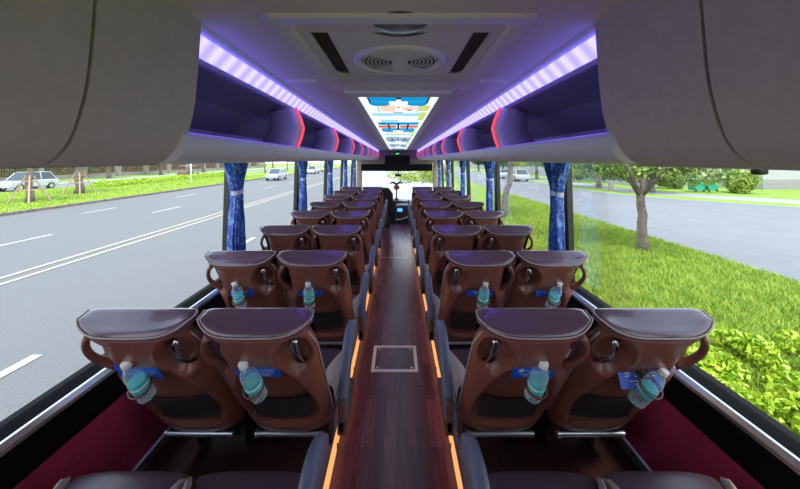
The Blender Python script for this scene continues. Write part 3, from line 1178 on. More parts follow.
def strokes(b, txt, x, y, h, z, m=None, wgt=.16):
    """tiny capital lettering from straight strokes"""
    G = {'C': [((1, .85), (.8, 1), (.2, 1), (0, .8), (0, .2), (.2, 0), (.8, 0), (1, .15))],
         'A': [((0, 0), (.5, 1), (1, 0)), ((.2, .35), (.8, .35))],
         'T': [((0, 1), (1, 1)), ((.5, 1), (.5, 0))],
         'B': [((0, 0), (0, 1), (.75, 1), (.9, .75), (.7, .52), (0, .52)), ((.7, .52), (1, .3), (.8, 0), (0, 0))],
         'E': [((1, 1), (0, 1), (0, 0), (1, 0)), ((0, .5), (.8, .5))],
         'X': [((0, 0), (1, 1)), ((0, 1), (1, 0))],
         'P': [((0, 0), (0, 1), (.8, 1), (1, .75), (.8, .48), (0, .48))],
         'R': [((0, 0), (0, 1), (.8, 1), (1, .75), (.8, .48), (0, .48)), ((.5, .48), (1, 0))],
         'S': [((1, .85), (.8, 1), (.2, 1), (0, .78), (.2, .55), (.8, .45), (1, .22), (.8, 0), (.2, 0), (0, .15))]}
    cw = h * .72
    for ch in txt:
        if ch != ' ':
            for st in G[ch]:
                for p, q in zip(st[:-1], st[1:]):
                    ax, ay = x + p[0] * cw, y + p[1] * h
                    bx_, by = x + q[0] * cw, y + q[1] * h
                    dx, dy = bx_ - ax, by - ay
                    L = math.hypot(dx, dy) or 1
                    nx, ny = -dy / L * h * wgt / 2, dx / L * h * wgt / 2
                    b.add([(ax + nx, ay + ny, z), (ax - nx, ay - ny, z), (bx_ - nx, by - ny, z), (bx_ + nx, by + ny, z)], [(0, 1, 2, 3)], m)
        x += cw * 1.42 if ch != ' ' else cw * .8
    return x

def make_card():
    root = empty('blue_card')
    b = MB(); b.box(-.0825, .0825, 0, .085, 0, .0012)
    b.build('card', M['card'], root)
    b = MB()
    strokes(b, 'CAT BA EXPRESS', -.032, .052, .0075, .0018)
    for k, (yy, x0, x1) in enumerate(((.040, -.02, .06), (.024, -.045, .05), (.014, -.03, .04))):
        b.add([(x0, yy, .0018), (x1, yy, .0018), (x1, yy + .0035, .0018), (x0, yy + .0035, .0018)], [(0, 1, 2, 3)])
    # leaf emblem: three petals over a wave
    for ang, ln in ((90, .022), (140, .017), (40, .017)):
        ca, sa = math.cos(R(ang)), math.sin(R(ang))
        px, py = -.048, .050
        vs = [(px, py, .0018), (px + ca * ln * .5 - sa * .004, py + sa * ln * .5 + ca * .004, .0018), (px + ca * ln, py + sa * ln, .0018), (px + ca * ln * .5 + sa * .004, py + sa * ln * .5 - ca * .004, .0018)]
        b.add(vs, [(0, 1, 2, 3)])
    b.add([(-.062, .044, .0018), (-.050, .040, .0018), (-.036, .047, .0018), (-.050, .044, .0018)], [(0, 1, 2, 3)])
    b.build('print', M['print'], root, fix=False)
    return root

bot = make_bottle()
crd = make_card()
first = True
sinfo = {('left', 'window', 0): (-8, 6, 'strip'), ('left', 'aisle', 0): (-10, 2, 'strip'), ('right', 'aisle', 0): (4, 0, 'strip'), ('right', 'window', 0): (18, 12, 'face'),
         ('left', 'window', 1): (-3, 0, 'face'), ('left', 'aisle', 1): (2, 0, 'face'), ('right', 'aisle', 1): (2, 0, 'face'), ('right', 'window', 1): (8, 0, 'face')}
for (side, pos, n), (roll, extra, cm) in sinfo.items():
    o = bot if first else copy_tree(bot)
    c = crd if first else copy_tree(crd)
    first = False
    base = Vector(seats[(side, pos, n)].location)
    xo = (.03 if side == 'right' else -.03)
    # bottle leans along the seat back, its foot on the wire hook
    foot = Vector(S(xo, .59 if extra < 10 else .53, .050))
    mtx = Matrix.Translation(base + foot) @ Matrix.Rotation(REC - R(10), 4, 'X')
    piv = Vector((0, 0, .07))
    mtx = mtx @ Matrix.Translation(piv) @ Matrix.Rotation(R(roll), 4, 'Y') @ Matrix.Rotation(random.uniform(0, 6), 4, 'Z') @ Matrix.Translation(-piv)
    o.matrix_world = mtx
    rowtxt = 'first full row' if n == 0 else 'second full row'
    how = {18: 'tilting sharply', -8: 'leaning', -10: 'leaning', 4: 'nearly upright'}.get(roll, 'standing')
    tag(o, 'clear water bottle %s in the ring of the %s %s seat, %s' % (how, side, pos, rowtxt), 'bottle', 'water bottles in seat-back rings')
    if cm == 'strip':     # tipped back behind the bottle, seen edge-on
        tilt = R(121)
        loc = base + Vector(S(xo + (-.018 if pos == 'window' else .012 if side == 'left' else -.005), .655, .006))
        rz = R({('left', 'window'): 4, ('left', 'aisle'): -4, ('right', 'aisle'): 0}[(side, pos)])
    else:
        tilt = R(93) if n == 1 else R(70)
        loc = base + Vector(S((xo - .01) if n == 1 else (xo - .005), .645 if n == 1 else .615, .004 if n == 1 else .030))
        rz = R(0) if side == 'left' else R(-2)
    face = Matrix.Rotation(tilt, 4, 'X')
    c.matrix_world = Matrix.Translation(loc) @ Matrix.Rotation(rz, 4, 'Y') @ face
    tag(c, 'blue card with white print behind the bottle of the %s %s seat, %s' % (side, pos, rowtxt), 'card', 'blue cards on the seat backs')

# ================================================================ CURTAINS
def curtain_mesh(side):
    b = MB()
    NU, NV = 64, 40
    tie = 1.585
    def f(u, v):
        z = 1.96 - (1.96 - .93) * v
        if z > tie:
            q = (z - tie) / (1.96 - tie)
            hw = .046 + .150 * sstep(0, 1, q) ** .8
        else:
            q = (tie - z) / (tie - .93)
            hw = .046 + .040 * sstep(0, .6, q)
        amp = .014 + .010 * (hw / .2)
        ph = u * 2 * PI * 6.5
        y = (-1 + 2 * u) * hw + .012 * math.sin(ph * 2) * (hw / .2)
        x = 1.5 * amp * math.sin(ph + 2.0 * z) + .010 * math.sin(ph * 2.3 + z * 9)
        return (x, y, z)
    b.grid(f, NU, NV)
    return b

def curtain_set(label_side, X, ys, sg):
    root0 = None
    for i, (y, sc) in enumerate(ys):
        if root0 is None:
            root = empty('window_curtain')
            curtain_mesh(label_side).build('cloth', M['curtain'], root, smooth=True, fix=False)
            b = MB()
            pts = [(.036 * math.cos(t), .056 * math.sin(t), 1.585 + .004 * math.cos(t * 2)) for t in [2 * PI * k / 24 for k in range(24)]]
            vs, fs = [], []
            for x, y2, z in pts:
                vs += [(x, y2, z - .016), (x, y2, z + .016)]
            for k in range(24):
                fs.append((2 * k, 2 * ((k + 1) % 24), 2 * ((k + 1) % 24) + 1, 2 * k + 1))
            b.add(vs, fs)
            b.build('tie_band', M['tie'], root, smooth=True, fix=False)
            root0 = root
        else:
            root = copy_tree(root0)
        root.location = (X, y, 0)
        root.scale = (1, sc, 1)
        nm = ['nearest the camera', 'second from the camera', 'third from the camera', 'fourth from the camera', 'farthest from the camera']
        tag(root, 'blue patterned curtain tied at its waist, %s window side, %s' % (label_side, nm[i]), 'curtain', 'blue tied curtains')

curtain_set('left', XL + .085, [(2.46, 1), (4.18, .95), (5.86, .95), (7.56, .95), (9.1, .9)], -1)
curtain_set('right', XR - .085, [(2.36, 1), (4.10, .95), (5.80, .95), (7.5, .95), (9.1, .9)], 1)

# ================================================================ AISLE HATCH
hb = empty('floor_hatch', (0, 3.04, 0))
tag(hb, 'square floor hatch with a bright metal frame set in the aisle', 'floor hatch')
b = MB()
for x0, x1, y0, y1 in ((-.22, .19, -.20, -.165), (-.22, .19, .165, .20), (-.22, -.19, -.165, .165), (.16, .19, -.165, .165)):
    b.box(x0, x1, y0, y1, 0, .004)
b.build('frame', M['white'], hb)
b = MB(); b.box(-.19, .16, -.165, .165, 0, .002)
b.build('lid', M['aisle'], hb)
for x in (-.165, .135):
    for y in (-.14, .14):
        b = MB(); b.lathe([(.011, .002), (.010, .005), (.0001, .006)], 14, mx=Matrix.Translation((x, y, 0)))
        b.build('screw', M['steel'], hb)
# pale seam plate farther along the aisle
b = MB(); b.box(AL + .01, AR - .01, 6.15, 6.17, 0, .003)
structure(b.build('trim_%d' % n_tr, M['steel'])); n_tr += 1

# ================================================================ FRONT OF THE BUS
b = MB()
b.box(-1.25, 1.25, 10.05, 10.2, CZ - .14, 2.62)
structure(b.build('wall_front', M['tan']))
b = MB()
b.box(-1.10, 1.06, 9.98, 10.3, CZ - .35, CZ - .14)
structure(b.build('trim_front_header', M['screen'], bevel=.02))
for s, sg in (('left', -1), ('right', 1)):
    b = MB()
    b.box(sg * 1.2 - .08, sg * 1.2 + .08, 10.3, 10.5, -.3, 2.3)
    structure(b.build('trim_front_post_' + s, M['tan'], bevel=.03))
b = MB(); b.add([(-1.25, 10.6, .3), (1.25, 10.6, .3), (1.25, 10.6, 2.3), (-1.25, 10.6, 2.3)], [(0, 1, 2, 3)])
structure(b.build('window_%d' % n_win, M['glass'], fix=False)); n_win += 1

tv = empty('ceiling_screen', (0, 9.55, CZ - .12))
tag(tv, 'black flat screen hanging over the front of the aisle', 'screen')
b = MB(); b.box(-.37, .37, 0, .06, -.22, .24)
b.build('casing', M['screen'], tv, bevel=.015)
b = MB(); b.box(-.34, .34, -.004, 0, -.19, .21)
b.build('display', M['screen'], tv)
b = MB(); b.box(-.06, .06, .02, .08, .24, .38)
b.build('bracket', M['black'], tv)
ex = empty('clock_display', (0, 9.48, CZ + .165))
tag(ex, 'tiny green lit display under the ceiling above the front screen', 'clock')
b = MB(); b.box(-.10, .10, 0, .04, -.03, .04)
b.build('casing', M['black'], ex, bevel=.008)
b = MB(); b.box(-.05, .05, -.003, 0, -.012, .014)
b.build('display', emis('green_display', (.05, 1, .25), 1.0), ex)

# dashboard
ds = empty('dashboard', (0, 0, 0))
tag(ds, 'dark dashboard across the front of the bus under the windscreen', 'dashboard')
b = MB()
b.prism([(-1.2, -.30), (1.2, -.30), (1.2, .50), (.4, .55), (-.1, .60), (-.9, .62), (-1.2, .6)], 9.95, 10.5, ny=1)
b.build('body', M['dash'], ds, bevel=.05)
b = MB(); b.box(-.05, .50, 9.45, 10.0, -.30, .52)
b.build('console', M['dash'], ds, bevel=.07, bseg=4)
b = MB(); b.box(.0, .14, 9.435, 9.45, .34, .43)
b.build('display', M['bluelit'], ds)
b = MB(); b.tube([(-.04, 9.44, .10), (.15, 9.42, .13), (.48, 9.44, .26)], .02, 8)
b.build('edge_trim', M['steel'], ds, smooth=True)
sw = empty('steering_wheel', (-.62, 9.78, .60))
tag(sw, 'black bus steering wheel in front of the driver seat', 'steering wheel')
b = MB()
mx = Matrix.Rotation(R(35), 4, 'X')
pts = [mx @ Vector((.23 * math.cos(2 * PI * k / 32), .23 * math.sin(2 * PI * k / 32), 0)) for k in range(32)]
b.loop_tube(pts, .018, 8)
b.build('rim', M['black'], sw, smooth=True)
b = MB()
for k in range(4):
    a = R(45 + 90 * k)
    b.tube([(0, 0, 0), mx @ Vector((.23 * math.cos(a), .23 * math.sin(a), 0))], .014, 6)
b.lathe([(.06, -.02), (.06, .02), (.0001, .03)], 16, mx=mx)
b.tube([(0, 0, 0), (0, .2, -.25)], .03, 8)
b.build('hub', M['black'], sw, smooth=False)
# driver seat
dsd = empty('high_backed_seat', (-.39, 8.75, 0))
dsd.scale = (1, 1, .93)
tag(dsd, 'black high-backed driver seat at the front left of the aisle', 'seat')
b = MB()
def df(u, v):
    uu = -1 + 2 * u
    hw = .25 - .05 * sstep(.75, 1, v)
    return (uu * hw, -.10 * v + .03 * uu * uu, .42 + .76 * v - .06 * abs(uu) ** 6 * sstep(.8, 1, v))
b.grid(df, 16, 16)
b.build('backrest', M['black'], dsd, smooth=True, solid=-.12, fix=False)
b = MB(); b.box(-.24, .24, .05, .52, .32, .46)
b.build('cushion', M['black'], dsd, bevel=.04)
b = MB(); b.box(-.16, .16, .1, .42, 0, .33)
b.build('pedestal', M['blackmetal'], dsd, bevel=.02)
b = MB(); b.tube([df(1, k / 10 * .9) for k in range(11)], .008, 6); b.tube([df(0, k / 10 * .9) for k in range(11)], .008, 6)
b.build('blue_piping', M['arm'], dsd)
# ornament on the dash
orn = empty('dashboard_ornament', (-.03, 10.2, .60))
orn.scale = (.75, .75, .75)
tag(orn, 'small red and dark ornament standing on the dashboard in mid windscreen', 'ornament')
b = MB()
b.lathe([(.10, 0), (.10, .02), (.03, .05), (.025, .38), (.06, .40)], 16)
b.build('stand', M['black'], orn, smooth=True)
b = MB()
b.lathe([(.05, .40), (.11, .44), (.13, .50), (.10, .57), (.0001, .60)], 16)
b.build('body', M['red2'], orn, smooth=True)
b = MB()
b.tube([(-.28, 0, .66), (-.14, 0, .70), (0, 0, .62), (.14, 0, .70), (.28, 0, .66)], [.02, .045, .05, .045, .02], 8)
b.build('wings', M['black'], orn, smooth=True)
# interior mirror
mi = empty('driver_mirror', (.02, 10.25, CZ - .42))
tag(mi, 'small dark mirror hanging above the middle of the windscreen', 'mirror')
b = MB(); b.tube([(0, 0, .18), (0, 0, -.03)], .015, 6)
b.build('stem', M['black'], mi)
b = MB(); b.box(-.10, .10, -.02, .02, -.11, -.03)
b.build('housing', M['black'], mi, bevel=.015)

# ================================================================ OUTSIDE
GZ = CZ - 3.0
b = MB(); b.add([(-21, -20, GZ), (9.45, -20, GZ), (9.45, 220, GZ), (-21, 220, GZ)], [(0, 1, 2, 3)])
structure(b.build('road', M['asphalt'], fix=False))
b = MB(); b.add([(-42.5, -20, GZ), (-35, -20, GZ), (-35, 220, GZ), (-42.5, 220, GZ)], [(0, 1, 2, 3)])
structure(b.build('far_road', M['asphalt2'], fix=False))
b = MB(); b.add([(-35, -20, GZ + .08), (-21, -20, GZ + .08), (-21, 220, GZ + .08), (-35, 220, GZ + .08)], [(0, 1, 2, 3)])
structure(b.build('median_lawn', M['medgrass'], fix=False))
b = MB(); b.add([(-140, -20, GZ + .02), (-42.5, -20, GZ + .02), (-42.5, 260, GZ + .02), (-140, 260, GZ + .02)], [(0, 1, 2, 3)])
structure(b.build('far_verge', M['medgrass'], fix=False))
b = MB(); b.box(-21.15, -20.9, -20, 220, GZ, GZ + .14)
structure(b.build('kerb', M['kerb']))
b = MB(); b.box(-44.2, -43.0, -20, 220, GZ, GZ + .06)
structure(b.build('far_pavement', M['pave']))

# road markings
mk = MB()
def stripe(b, x, w_, y0, y1):
    b.add([(x - w_ / 2, y0, GZ + .012), (x + w_ / 2, y0, GZ + .012), (x + w_ / 2, y1, GZ + .012), (x - w_ / 2, y1, GZ + .012)], [(0, 1, 2, 3)])
stripe(mk, -9.50, .15, -20, 220); stripe(mk, -10.0, .15, -20, 220)
tag(mk.build('road_marking', M['yline'], fix=False), kind='structure')
mk = MB()
for k in range(-1, 22):
    stripe(mk, -5.5, .16, 2.0 + 7.6 * k, 5.05 + 7.6 * k)
    stripe(mk, -13.8, .16, 2.9 + 7.8 * k, 5.4 + 7.8 * k)
    stripe(mk, -17.5, .16, 2.7 + 7.8 * k, 4.9 + 7.8 * k)
tag(mk.build('road_marking', M['line'], fix=False), kind='structure')

# right side lawn, road, pavement
LE = [(9.5, -10), (9.5, 25), (9.3, 60), (9.3, 220)]
b = MB()
b.add([(2.2, -20, GZ + .06), (9.5, -20, GZ + .06), (9.5, 220, GZ + .06), (6.5, 220, GZ + .06), (4.4, 40, GZ + .06), (2.6, 10, GZ + .06)], [(0, 1, 2, 3, 4, 5)])
structure(b.build('lawn', M['soil'], fix=False))
b = MB()
b.add([(9.5, -20, GZ), (60, -20, GZ), (60, 220, GZ), (9.5, 220, GZ)], [(0, 1, 2, 3)])
structure(b.build('side_road', M['asphalt2'], fix=False))
E1 = [(40, 10), (25.5, 20.0), (21.0, 24.5), (18.5, 29), (18.0, 34), (18.0, 200)]
def strip(name, m, off0, off1, h):
    b = MB()
    vs, fs = [], []
    for x, y in E1:
        vs += [(x + off0, y + off0 * .6, GZ + h), (x + off1, y + off1 * .6, GZ + h)]
    for i in range(len(E1) - 1):
        fs.append((2 * i, 2 * i + 1, 2 * i + 3, 2 * i + 2))
    b.add(vs, fs)
    structure(b.build(name, m, fix=False))
strip('side_kerb', M['pave'], 0, .35, .012)
strip('side_verge', M['medgrass'], .35, 2.2, .014)
strip('side_pavement', M['pave'], 2.2, 5.2, .018)
strip('side_garden', M['medgrass'], 5.2, 40, .022)


# --- grass blades
def blades(name, n, region, h, wd, m, label, cat, zoff=.06):
    P = region(n)
    n = len(P)
    hh = h * rng.uniform(.5, 1.3, n)
    ang = rng.uniform(0, PI * 2, n)
    lean = rng.normal(0, .5, (n, 2)) * hh[:, None]
    dx, dy = np.cos(ang) * wd / 2, np.sin(ang) * wd / 2
    v = np.zeros((n, 3, 3))
    v[:, 0] = np.stack([P[:, 0] - dx, P[:, 1] - dy, np.full(n, GZ + zoff)], 1)
    v[:, 1] = np.stack([P[:, 0] + dx, P[:, 1] + dy, np.full(n, GZ + zoff)], 1)
    v[:, 2] = np.stack([P[:, 0] + lean[:, 0], P[:, 1] + lean[:, 1], GZ + zoff + hh], 1)
    me = bpy.data.meshes.new(name)
    me.vertices.add(3 * n); me.loops.add(3 * n); me.polygons.add(n)
    me.vertices.foreach_set('co', v.reshape(-1))
    me.loops.foreach_set('vertex_index', np.arange(3 * n))
    me.polygons.foreach_set('loop_start', np.arange(n) * 3)
    me.materials.append(m)
    me.update()
    o = bpy.data.objects.new(name, me)
    C.objects.link(o)
    tag(o, label, cat, kind='stuff')
    return o

def reg_right(n):
    y = 1.2 + 26 * rng.random(n * 2) ** 1.7
    x = 2.6 + 6.9 * rng.random(n * 2)
    k = (x / y < 1.6) & (x / y > .28)
    return np.stack([x[k], y[k]], 1)[:n]
blades('lawn_grass', 150000, reg_right, .13, .022, M['blade'], 'bright green grass of the lawn beside the bus on the right', 'grass')
def reg_med(n):
    y = 12 + 50 * rng.random(n) ** 1.3
    x = -21.2 - 13.5 * rng.random(n)
    k = (x / y > -1.45)
    return np.stack([x[k], y[k]], 1)
blades('median_grass', 50000, reg_med, .09, .06, M['blade'], 'bright green grass of the strip between the two roads', 'grass', .08)


def leafcloud(name, blobs, n, size, m, parent=None, gap=.0):
    """a crown of small real leaves scattered in lumps"""
    tot = sum(r[0] * r[1] * r[2] for _, r in blobs)
    V = []
    for c, r in blobs:
        k = max(20, int(n * r[0] * r[1] * r[2] / tot))
        d = rng.normal(0, 1, (k, 3))
        d /= np.linalg.norm(d, axis=1)[:, None]
        rad = rng.uniform(.35, 1.0, k) ** .5
        p = np.array(c) + d * rad[:, None] * np.array(r)
        V.append(p)
    P = np.concatenate(V)
    n = len(P)
    a = rng.normal(0, 1, (n, 3)); a /= np.linalg.norm(a, axis=1)[:, None]
    q = rng.normal(0, 1, (n, 3)); q[:, 2] *= .4
    bb = np.cross(a, q); bb /= np.linalg.norm(bb, axis=1)[:, None]
    s = size * rng.uniform(.6, 1.3, n)[:, None]
    v = np.zeros((n, 4, 3))
    v[:, 0] = P - a * s; v[:, 1] = P + bb * s * .5; v[:, 2] = P + a * s; v[:, 3] = P - bb * s * .5
    me = bpy.data.meshes.new(name)
    me.vertices.add(4 * n); me.loops.add(4 * n); me.polygons.add(n)
    me.vertices.foreach_set('co', v.reshape(-1))
    me.loops.foreach_set('vertex_index', np.arange(4 * n))
    me.polygons.foreach_set('loop_start', np.arange(n) * 4)
    me.materials.append(m)
    me.update()
    o = bpy.data.objects.new(name, me)
    C.objects.link(o)
    if parent:
        o.parent = parent
    return o


def trunk_pts(h, lean, wob=.08, n=8):
    return [(lean[0] * k / n + wob * math.sin(k * 1.9) * (k > 0), lean[1] * k / n + wob * math.cos(k * 1.3) * (k > 0), h * k / n) for k in range(n + 1)]


def tree(name, x, y, h, r, crown_c, crown_r, n, leaf, m, label, cat='tree', group=None, lean=(0, 0), lumps=7, base=.08, branches=3, wob=.05):
    root = empty(name, (x, y, GZ + base))
    pts = trunk_pts(h, lean, wob)
    b = MB()
    b.tube(pts, [r * (1.25 if k == 0 else 1 - .35 * k / 8) for k in range(9)], 10)
    top = Vector(pts[-1])
    for k in range(branches):
        a = 2 * PI * k / max(1, branches) + random.random()
        e = top + Vector((math.cos(a) * crown_r[0] * .6, math.sin(a) * crown_r[1] * .6, crown_r[2] * .8))
        mid = (top * .55 + e * .45) + Vector((0, 0, crown_r[2] * .15))
        s0 = Vector(pts[6])
        b.tube([s0, mid, e], [r * .5, r * .35, r * .15], 7)
    b.build('trunk', M['bark'], root, smooth=True)
    blobs = []
    for k in range(lumps):
        c = [crown_c[z] + random.uniform(-.55, .55) * crown_r[z] for z in range(3)]
        blobs.append((c, [crown_r[z] * random.uniform(.4, .62) for z in range(3)]))
    leafcloud('crown', blobs, n, leaf, m, root)
    tag(root, label, cat, group)
    return root


def props(root, r, h, m):
    b = MB()
    for k in range(4):
        a = R(45 + 90 * k)
        b.tube([(math.cos(a) * r, math.sin(a) * r, 0), (math.cos(a) * .12, math.sin(a) * .12, h)], .05, 6)
    for hh in (h * .45, h * .75):
        rr = r * (1 - hh / h) + .12 * hh / h
        pts = [(math.cos(R(45 + 90 * k)) * rr, math.sin(R(45 + 90 * k)) * rr, hh) for k in range(4)]
        for k in range(4):
            b.tube([pts[k], pts[(k + 1) % 4]], .035, 6)
    b.build('timber_props', m, root)


# left: two propped trees on the median
t = tree('propped_tree', -25.2, 22.6, 4.2, .22, (0, 0, 3.7), (2.4, 2.4, 1.1), 2600, .14, M['leafC'],
         'young tree with timber props on the median, left of the other propped tree', group='young propped trees')
props(t, 1.0, 1.9, M['timber'])
t = tree('propped_tree', -27.2, 28.2, 4.6, .30, (0, 0, 4.8), (2.6, 2.6, 1.4), 2200, .15, M['leafB'],
         'young tree with timber props on the median, beside the passing white car', group='young propped trees')
props(t, 1.05, 2.1, M['timber'])

# low hedge at the far edge of the median
hg = leafcloud('low_hedge', [((-31.5, 36 + 3 * k, GZ + .35), (1.3, 2.0, .42)) for k in range(9)], 14000, .09, M['leafD'])
tag(hg, 'low lime green hedge on the median behind the grass', 'hedge')

# fence with stone posts
for k in range(16):
    y = 20 + 6.5 * k
    fp = empty('fence_bay', (-50, y, GZ))
    b = MB(); b.box(-.35, .35, -.35, .35, 0, 2.3); b.box(-.45, .45, -.45, .45, 2.3, 2.5)
    b.build('stone_post', M['stone'], fp, bevel=.03)
    b = MB(); b.box(-.12, .12, .35, 5.95, 0, .7)
    b.build('base_wall', M['stone'], fp)
    b = MB()
    for q in range(19):
        b.box(-.03, .03, .5 + q * .29, .56 + q * .29, .7, 2.0)
    b.box(-.03, .03, .35, 5.95, 1.85, 1.95); b.box(-.03, .03, .35, 5.95, .85, .92)
    b.build('railing', M['fencered'], fp)
    tag(fp, 'fence bay with pale stone post and brown railing, %s from the left end' % NTH[k], 'fence', 'fence bays beyond the far road')

for k in range(8):
    o = leafcloud('tall_hedge', [((-53.5 + random.uniform(-.4, .4), 22 + 13 * k + 1.6 * q, GZ + 1.3 + random.uniform(-.2, .3)), (1.4, 1.5, 1.5)) for q in range(8)], 6500, .24, M['leafA'])
    tag(o, 'stretch of dark hedge close behind the fence, %s from the left' % NTH[k], 'hedge', 'hedges behind the fence')

# trees beyond the fence and along the far road
for k in range(15):
    x = -56 - 5 * (k % 3) - random.random() * 2
    y = 18 + 7.2 * k
    tree('background_tree', x, y, 4.0, .25, (0, 0, 4.4), (3.6, 3.6, 3.2), 5200, .30, M['leafA'], 'dense dark green tree beyond the roadside fence, %s from the left' % NTH[k],
         group='trees beyond the fence', lumps=9, base=0, branches=2)
for k, (x, y) in enumerate(((-46, 42), (-46, 52.5), (-46, 64), (-46, 78), (-46, 96), (-45.5, 120))):
    tree('street_tree', x, y, 4.2, .28, (0, 0, 3.9), (2.8, 3.0, 1.9), 4200, .17, (M['leafA'], M['leafB'])[k % 2], 'street tree with bare trunk before the roadside fence, %s from the left' % NTH[k],
         group='street trees by the far pavement', base=0)
for k, (x, y) in enumerate(((-30, 58), (-29, 72), (-29.5, 88), (-29, 108), (-29, 130))):
    tree('median_tree', x, y, 3.0, .16, (0, 0, 4.2), (2.4, 2.6, 2.0), 2600, .20, (M['leafB'], M['leafA'])[k % 2], 'leafy young tree farther along the median, %s nearest of its row' % NTH[k],
         group='leafy trees along the median')
b = MB(); b.tube([(-24.9, 39.7, GZ), (-24.9, 39.7, GZ + 6.5)], .10, 8)
tag(b.build('lamp_post', M['white'], smooth=True), 'slim white post standing on the median', 'post')


def car(x, y, rz, paint, label, L=4.5, W=1.8, H=1.6):
    root = empty('car', (x, y, GZ), rz)
    b = MB()
    # side outline (y, z) extruded over x, tapering glasshouse
    low = [(-L / 2, .35), (-L / 2 + .05, .75), (-L / 2 + .25, .92), (-L * .22, 1.0), (L * .38, 1.0), (L / 2 - .05, .95), (L / 2, .6), (L / 2 - .05, .32)]
    vs = [(sx * W / 2, yy, zz) for sx in (-1, 1) for yy, zz in low]
    n = len(low)
    fs = [tuple(range(n)), tuple(range(2 * n - 1, n - 1, -1))] + [(k, (k + 1) % n, n + (k + 1) % n, n + k) for k in range(n)]
    b.add(vs, fs)
    b.build('body', paint, root, bevel=.08, bseg=3)
    cab = [(-L * .25, .98), (-L * .10, H - .05), (0, H), (L * .33, H - .03), (L * .45, .98)]
    b = MB()
    vs = [(sx * (W / 2 - .08 - .14 * (zz > 1.1)), yy, zz) for sx in (-1, 1) for yy, zz in cab]
    n = len(cab)
    fs = [tuple(range(n)), tuple(range(2 * n - 1, n - 1, -1))] + [(k, (k + 1) % n, n + (k + 1) % n, n + k) for k in range(n)]
    b.add(vs, fs)
    b.build('windows', M['carglass'], root, bevel=.03)
    b = MB()
    b.box(-W / 2 + .24, W / 2 - .24, -L * .09, L * .34, H - .03, H + .03)
    for sx in (-1, 1):
        for (a, c) in ((cab[0], cab[1]), ((L * .12, 1.0), (L * .12, H - .03)), (cab[4], cab[3])):
            b.tube([(sx * (W / 2 - .08), a[0], a[1]), (sx * (W / 2 - .21), c[0], c[1])], .05, 6)
    b.build('roof', paint, root, bevel=.02)
    for sx in (-1, 1):
        for yy in (-L * .31, L * .31):
            b = MB()
            mx = Matrix.Translation((sx * (W / 2 - .08), yy, .34)) @ Matrix.Rotation(PI / 2, 4, 'Y')
            b.lathe([(.34, -.11), (.34, .11)], 18, mx=mx)
            wh = b.build('wheel', M['tyre'], root)
            b = MB(); b.lathe([(.2, -.12), (.2, .12)], 12, mx=mx)
            b.build('rim', M['steel'], wh)
    b = MB()
    for sx in (-1, 1):
        b.box(sx * W * .38 - .15, sx * W * .38 + .15, -L / 2 - .01, -L / 2 + .1, .66, .80)
    b.build('headlights', M['white'], root)
    tag(root, label, 'car')
    return root

car(-36.6, 32.6, 0, M['carwhite'], 'white car driving on the far road behind the propped trees', H=1.75)
car(-17.8, 48.5, 0, M['cargrey'], 'silver grey car approaching on the main road beside the kerb')
car(-18.0, 70, 0, M['carwhite'], 'white car on the main road following the silver grey one')
car(-17.6, 82, 0, M['cargrey'], 'small grey car farthest away on the main road')
car(16.8, 46.5, PI, M['carwhite'], 'white car parked across the side road behind the leaning tree')
car(16.6, 53, PI, M['carwhite'], 'pale car parked beyond the other across the side road', H=1.45)

# utility cart on the far road
uc = empty('utility_cart', (-33.0, 52, GZ))
tag(uc, 'dark open utility cart with canopy standing beyond the median hedge', 'cart')
b = MB(); b.box(-.7, .7, -1.6, 1.6, .45, .75); b.box(-.7, .7, -1.6, -1.0, .75, 1.2); b.box(-.6, .6, .0, .5, .75, 1.15)
b.build('body', M['fencered'], uc, bevel=.05)
b = MB(); b.box(-.75, .75, -1.2, 1.5, 1.95, 2.03)
b.build('canopy', M['stone'], uc)
b = MB()
for sx in (-.68, .68):
    for yy in (-1.1, 1.4):
        b.tube([(sx, yy, .7), (sx, yy, 1.97)], .035, 6)
b.build('canopy_frame', M['black'], uc)
for sx in (-1, 1):
    for yy in (-1.15, 1.15):
        b = MB(); b.lathe([(.42, -.14), (.42, .14)], 16, mx=Matrix.Translation((sx * .72, yy, .42)) @ Matrix.Rotation(PI / 2, 4, 'Y'))
        b.build('wheel', M['tyre'], uc)

# right-hand trees
tree('lawn_tree', 7.85, 10.6, 2.35, .155, (.6, 0, 2.90), (2.7, 2.6, .80), 10000, .075, M['leafB'], 'tree with knotty grey trunk on the lawn, nearest the bus',
     lumps=11, base=.05, wob=.045, branches=4)
t = tree('leaning_tree', 5.2, 16.5, 3.8, .17, (1.0, 0, 3.9), (2.4, 2.4, 1.2), 3600, .10, M['leafB'], 'leaning tree on the lawn, seen between two curtains',
         lean=(.9, .5), base=.05, wob=.10)
for k, (x, y, mm, hgt) in enumerate(((22.9, 29.8, 'leafB', 2.3), (21.2, 34.9, 'leafC', 2.4), (21, 50, 'leafB', 2.6), (21, 66, 'leafB', 2.6), (20.5, 84, 'leafA', 2.8))):
    tree('pavement_tree', x, y, hgt, .26, (0, 0, 3.1), (3.4, 3.4, 1.5), 5200, .16, M[mm],
         ['thick-trunked tree across the side road, behind the lawn tree', 'yellow green tree across the side road, right of the near curtain', 'mid green tree farther along the side road',
          'green tree in the distance beside the side road', 'darker tree farthest along the side road'][k], lumps=10, base=.1)
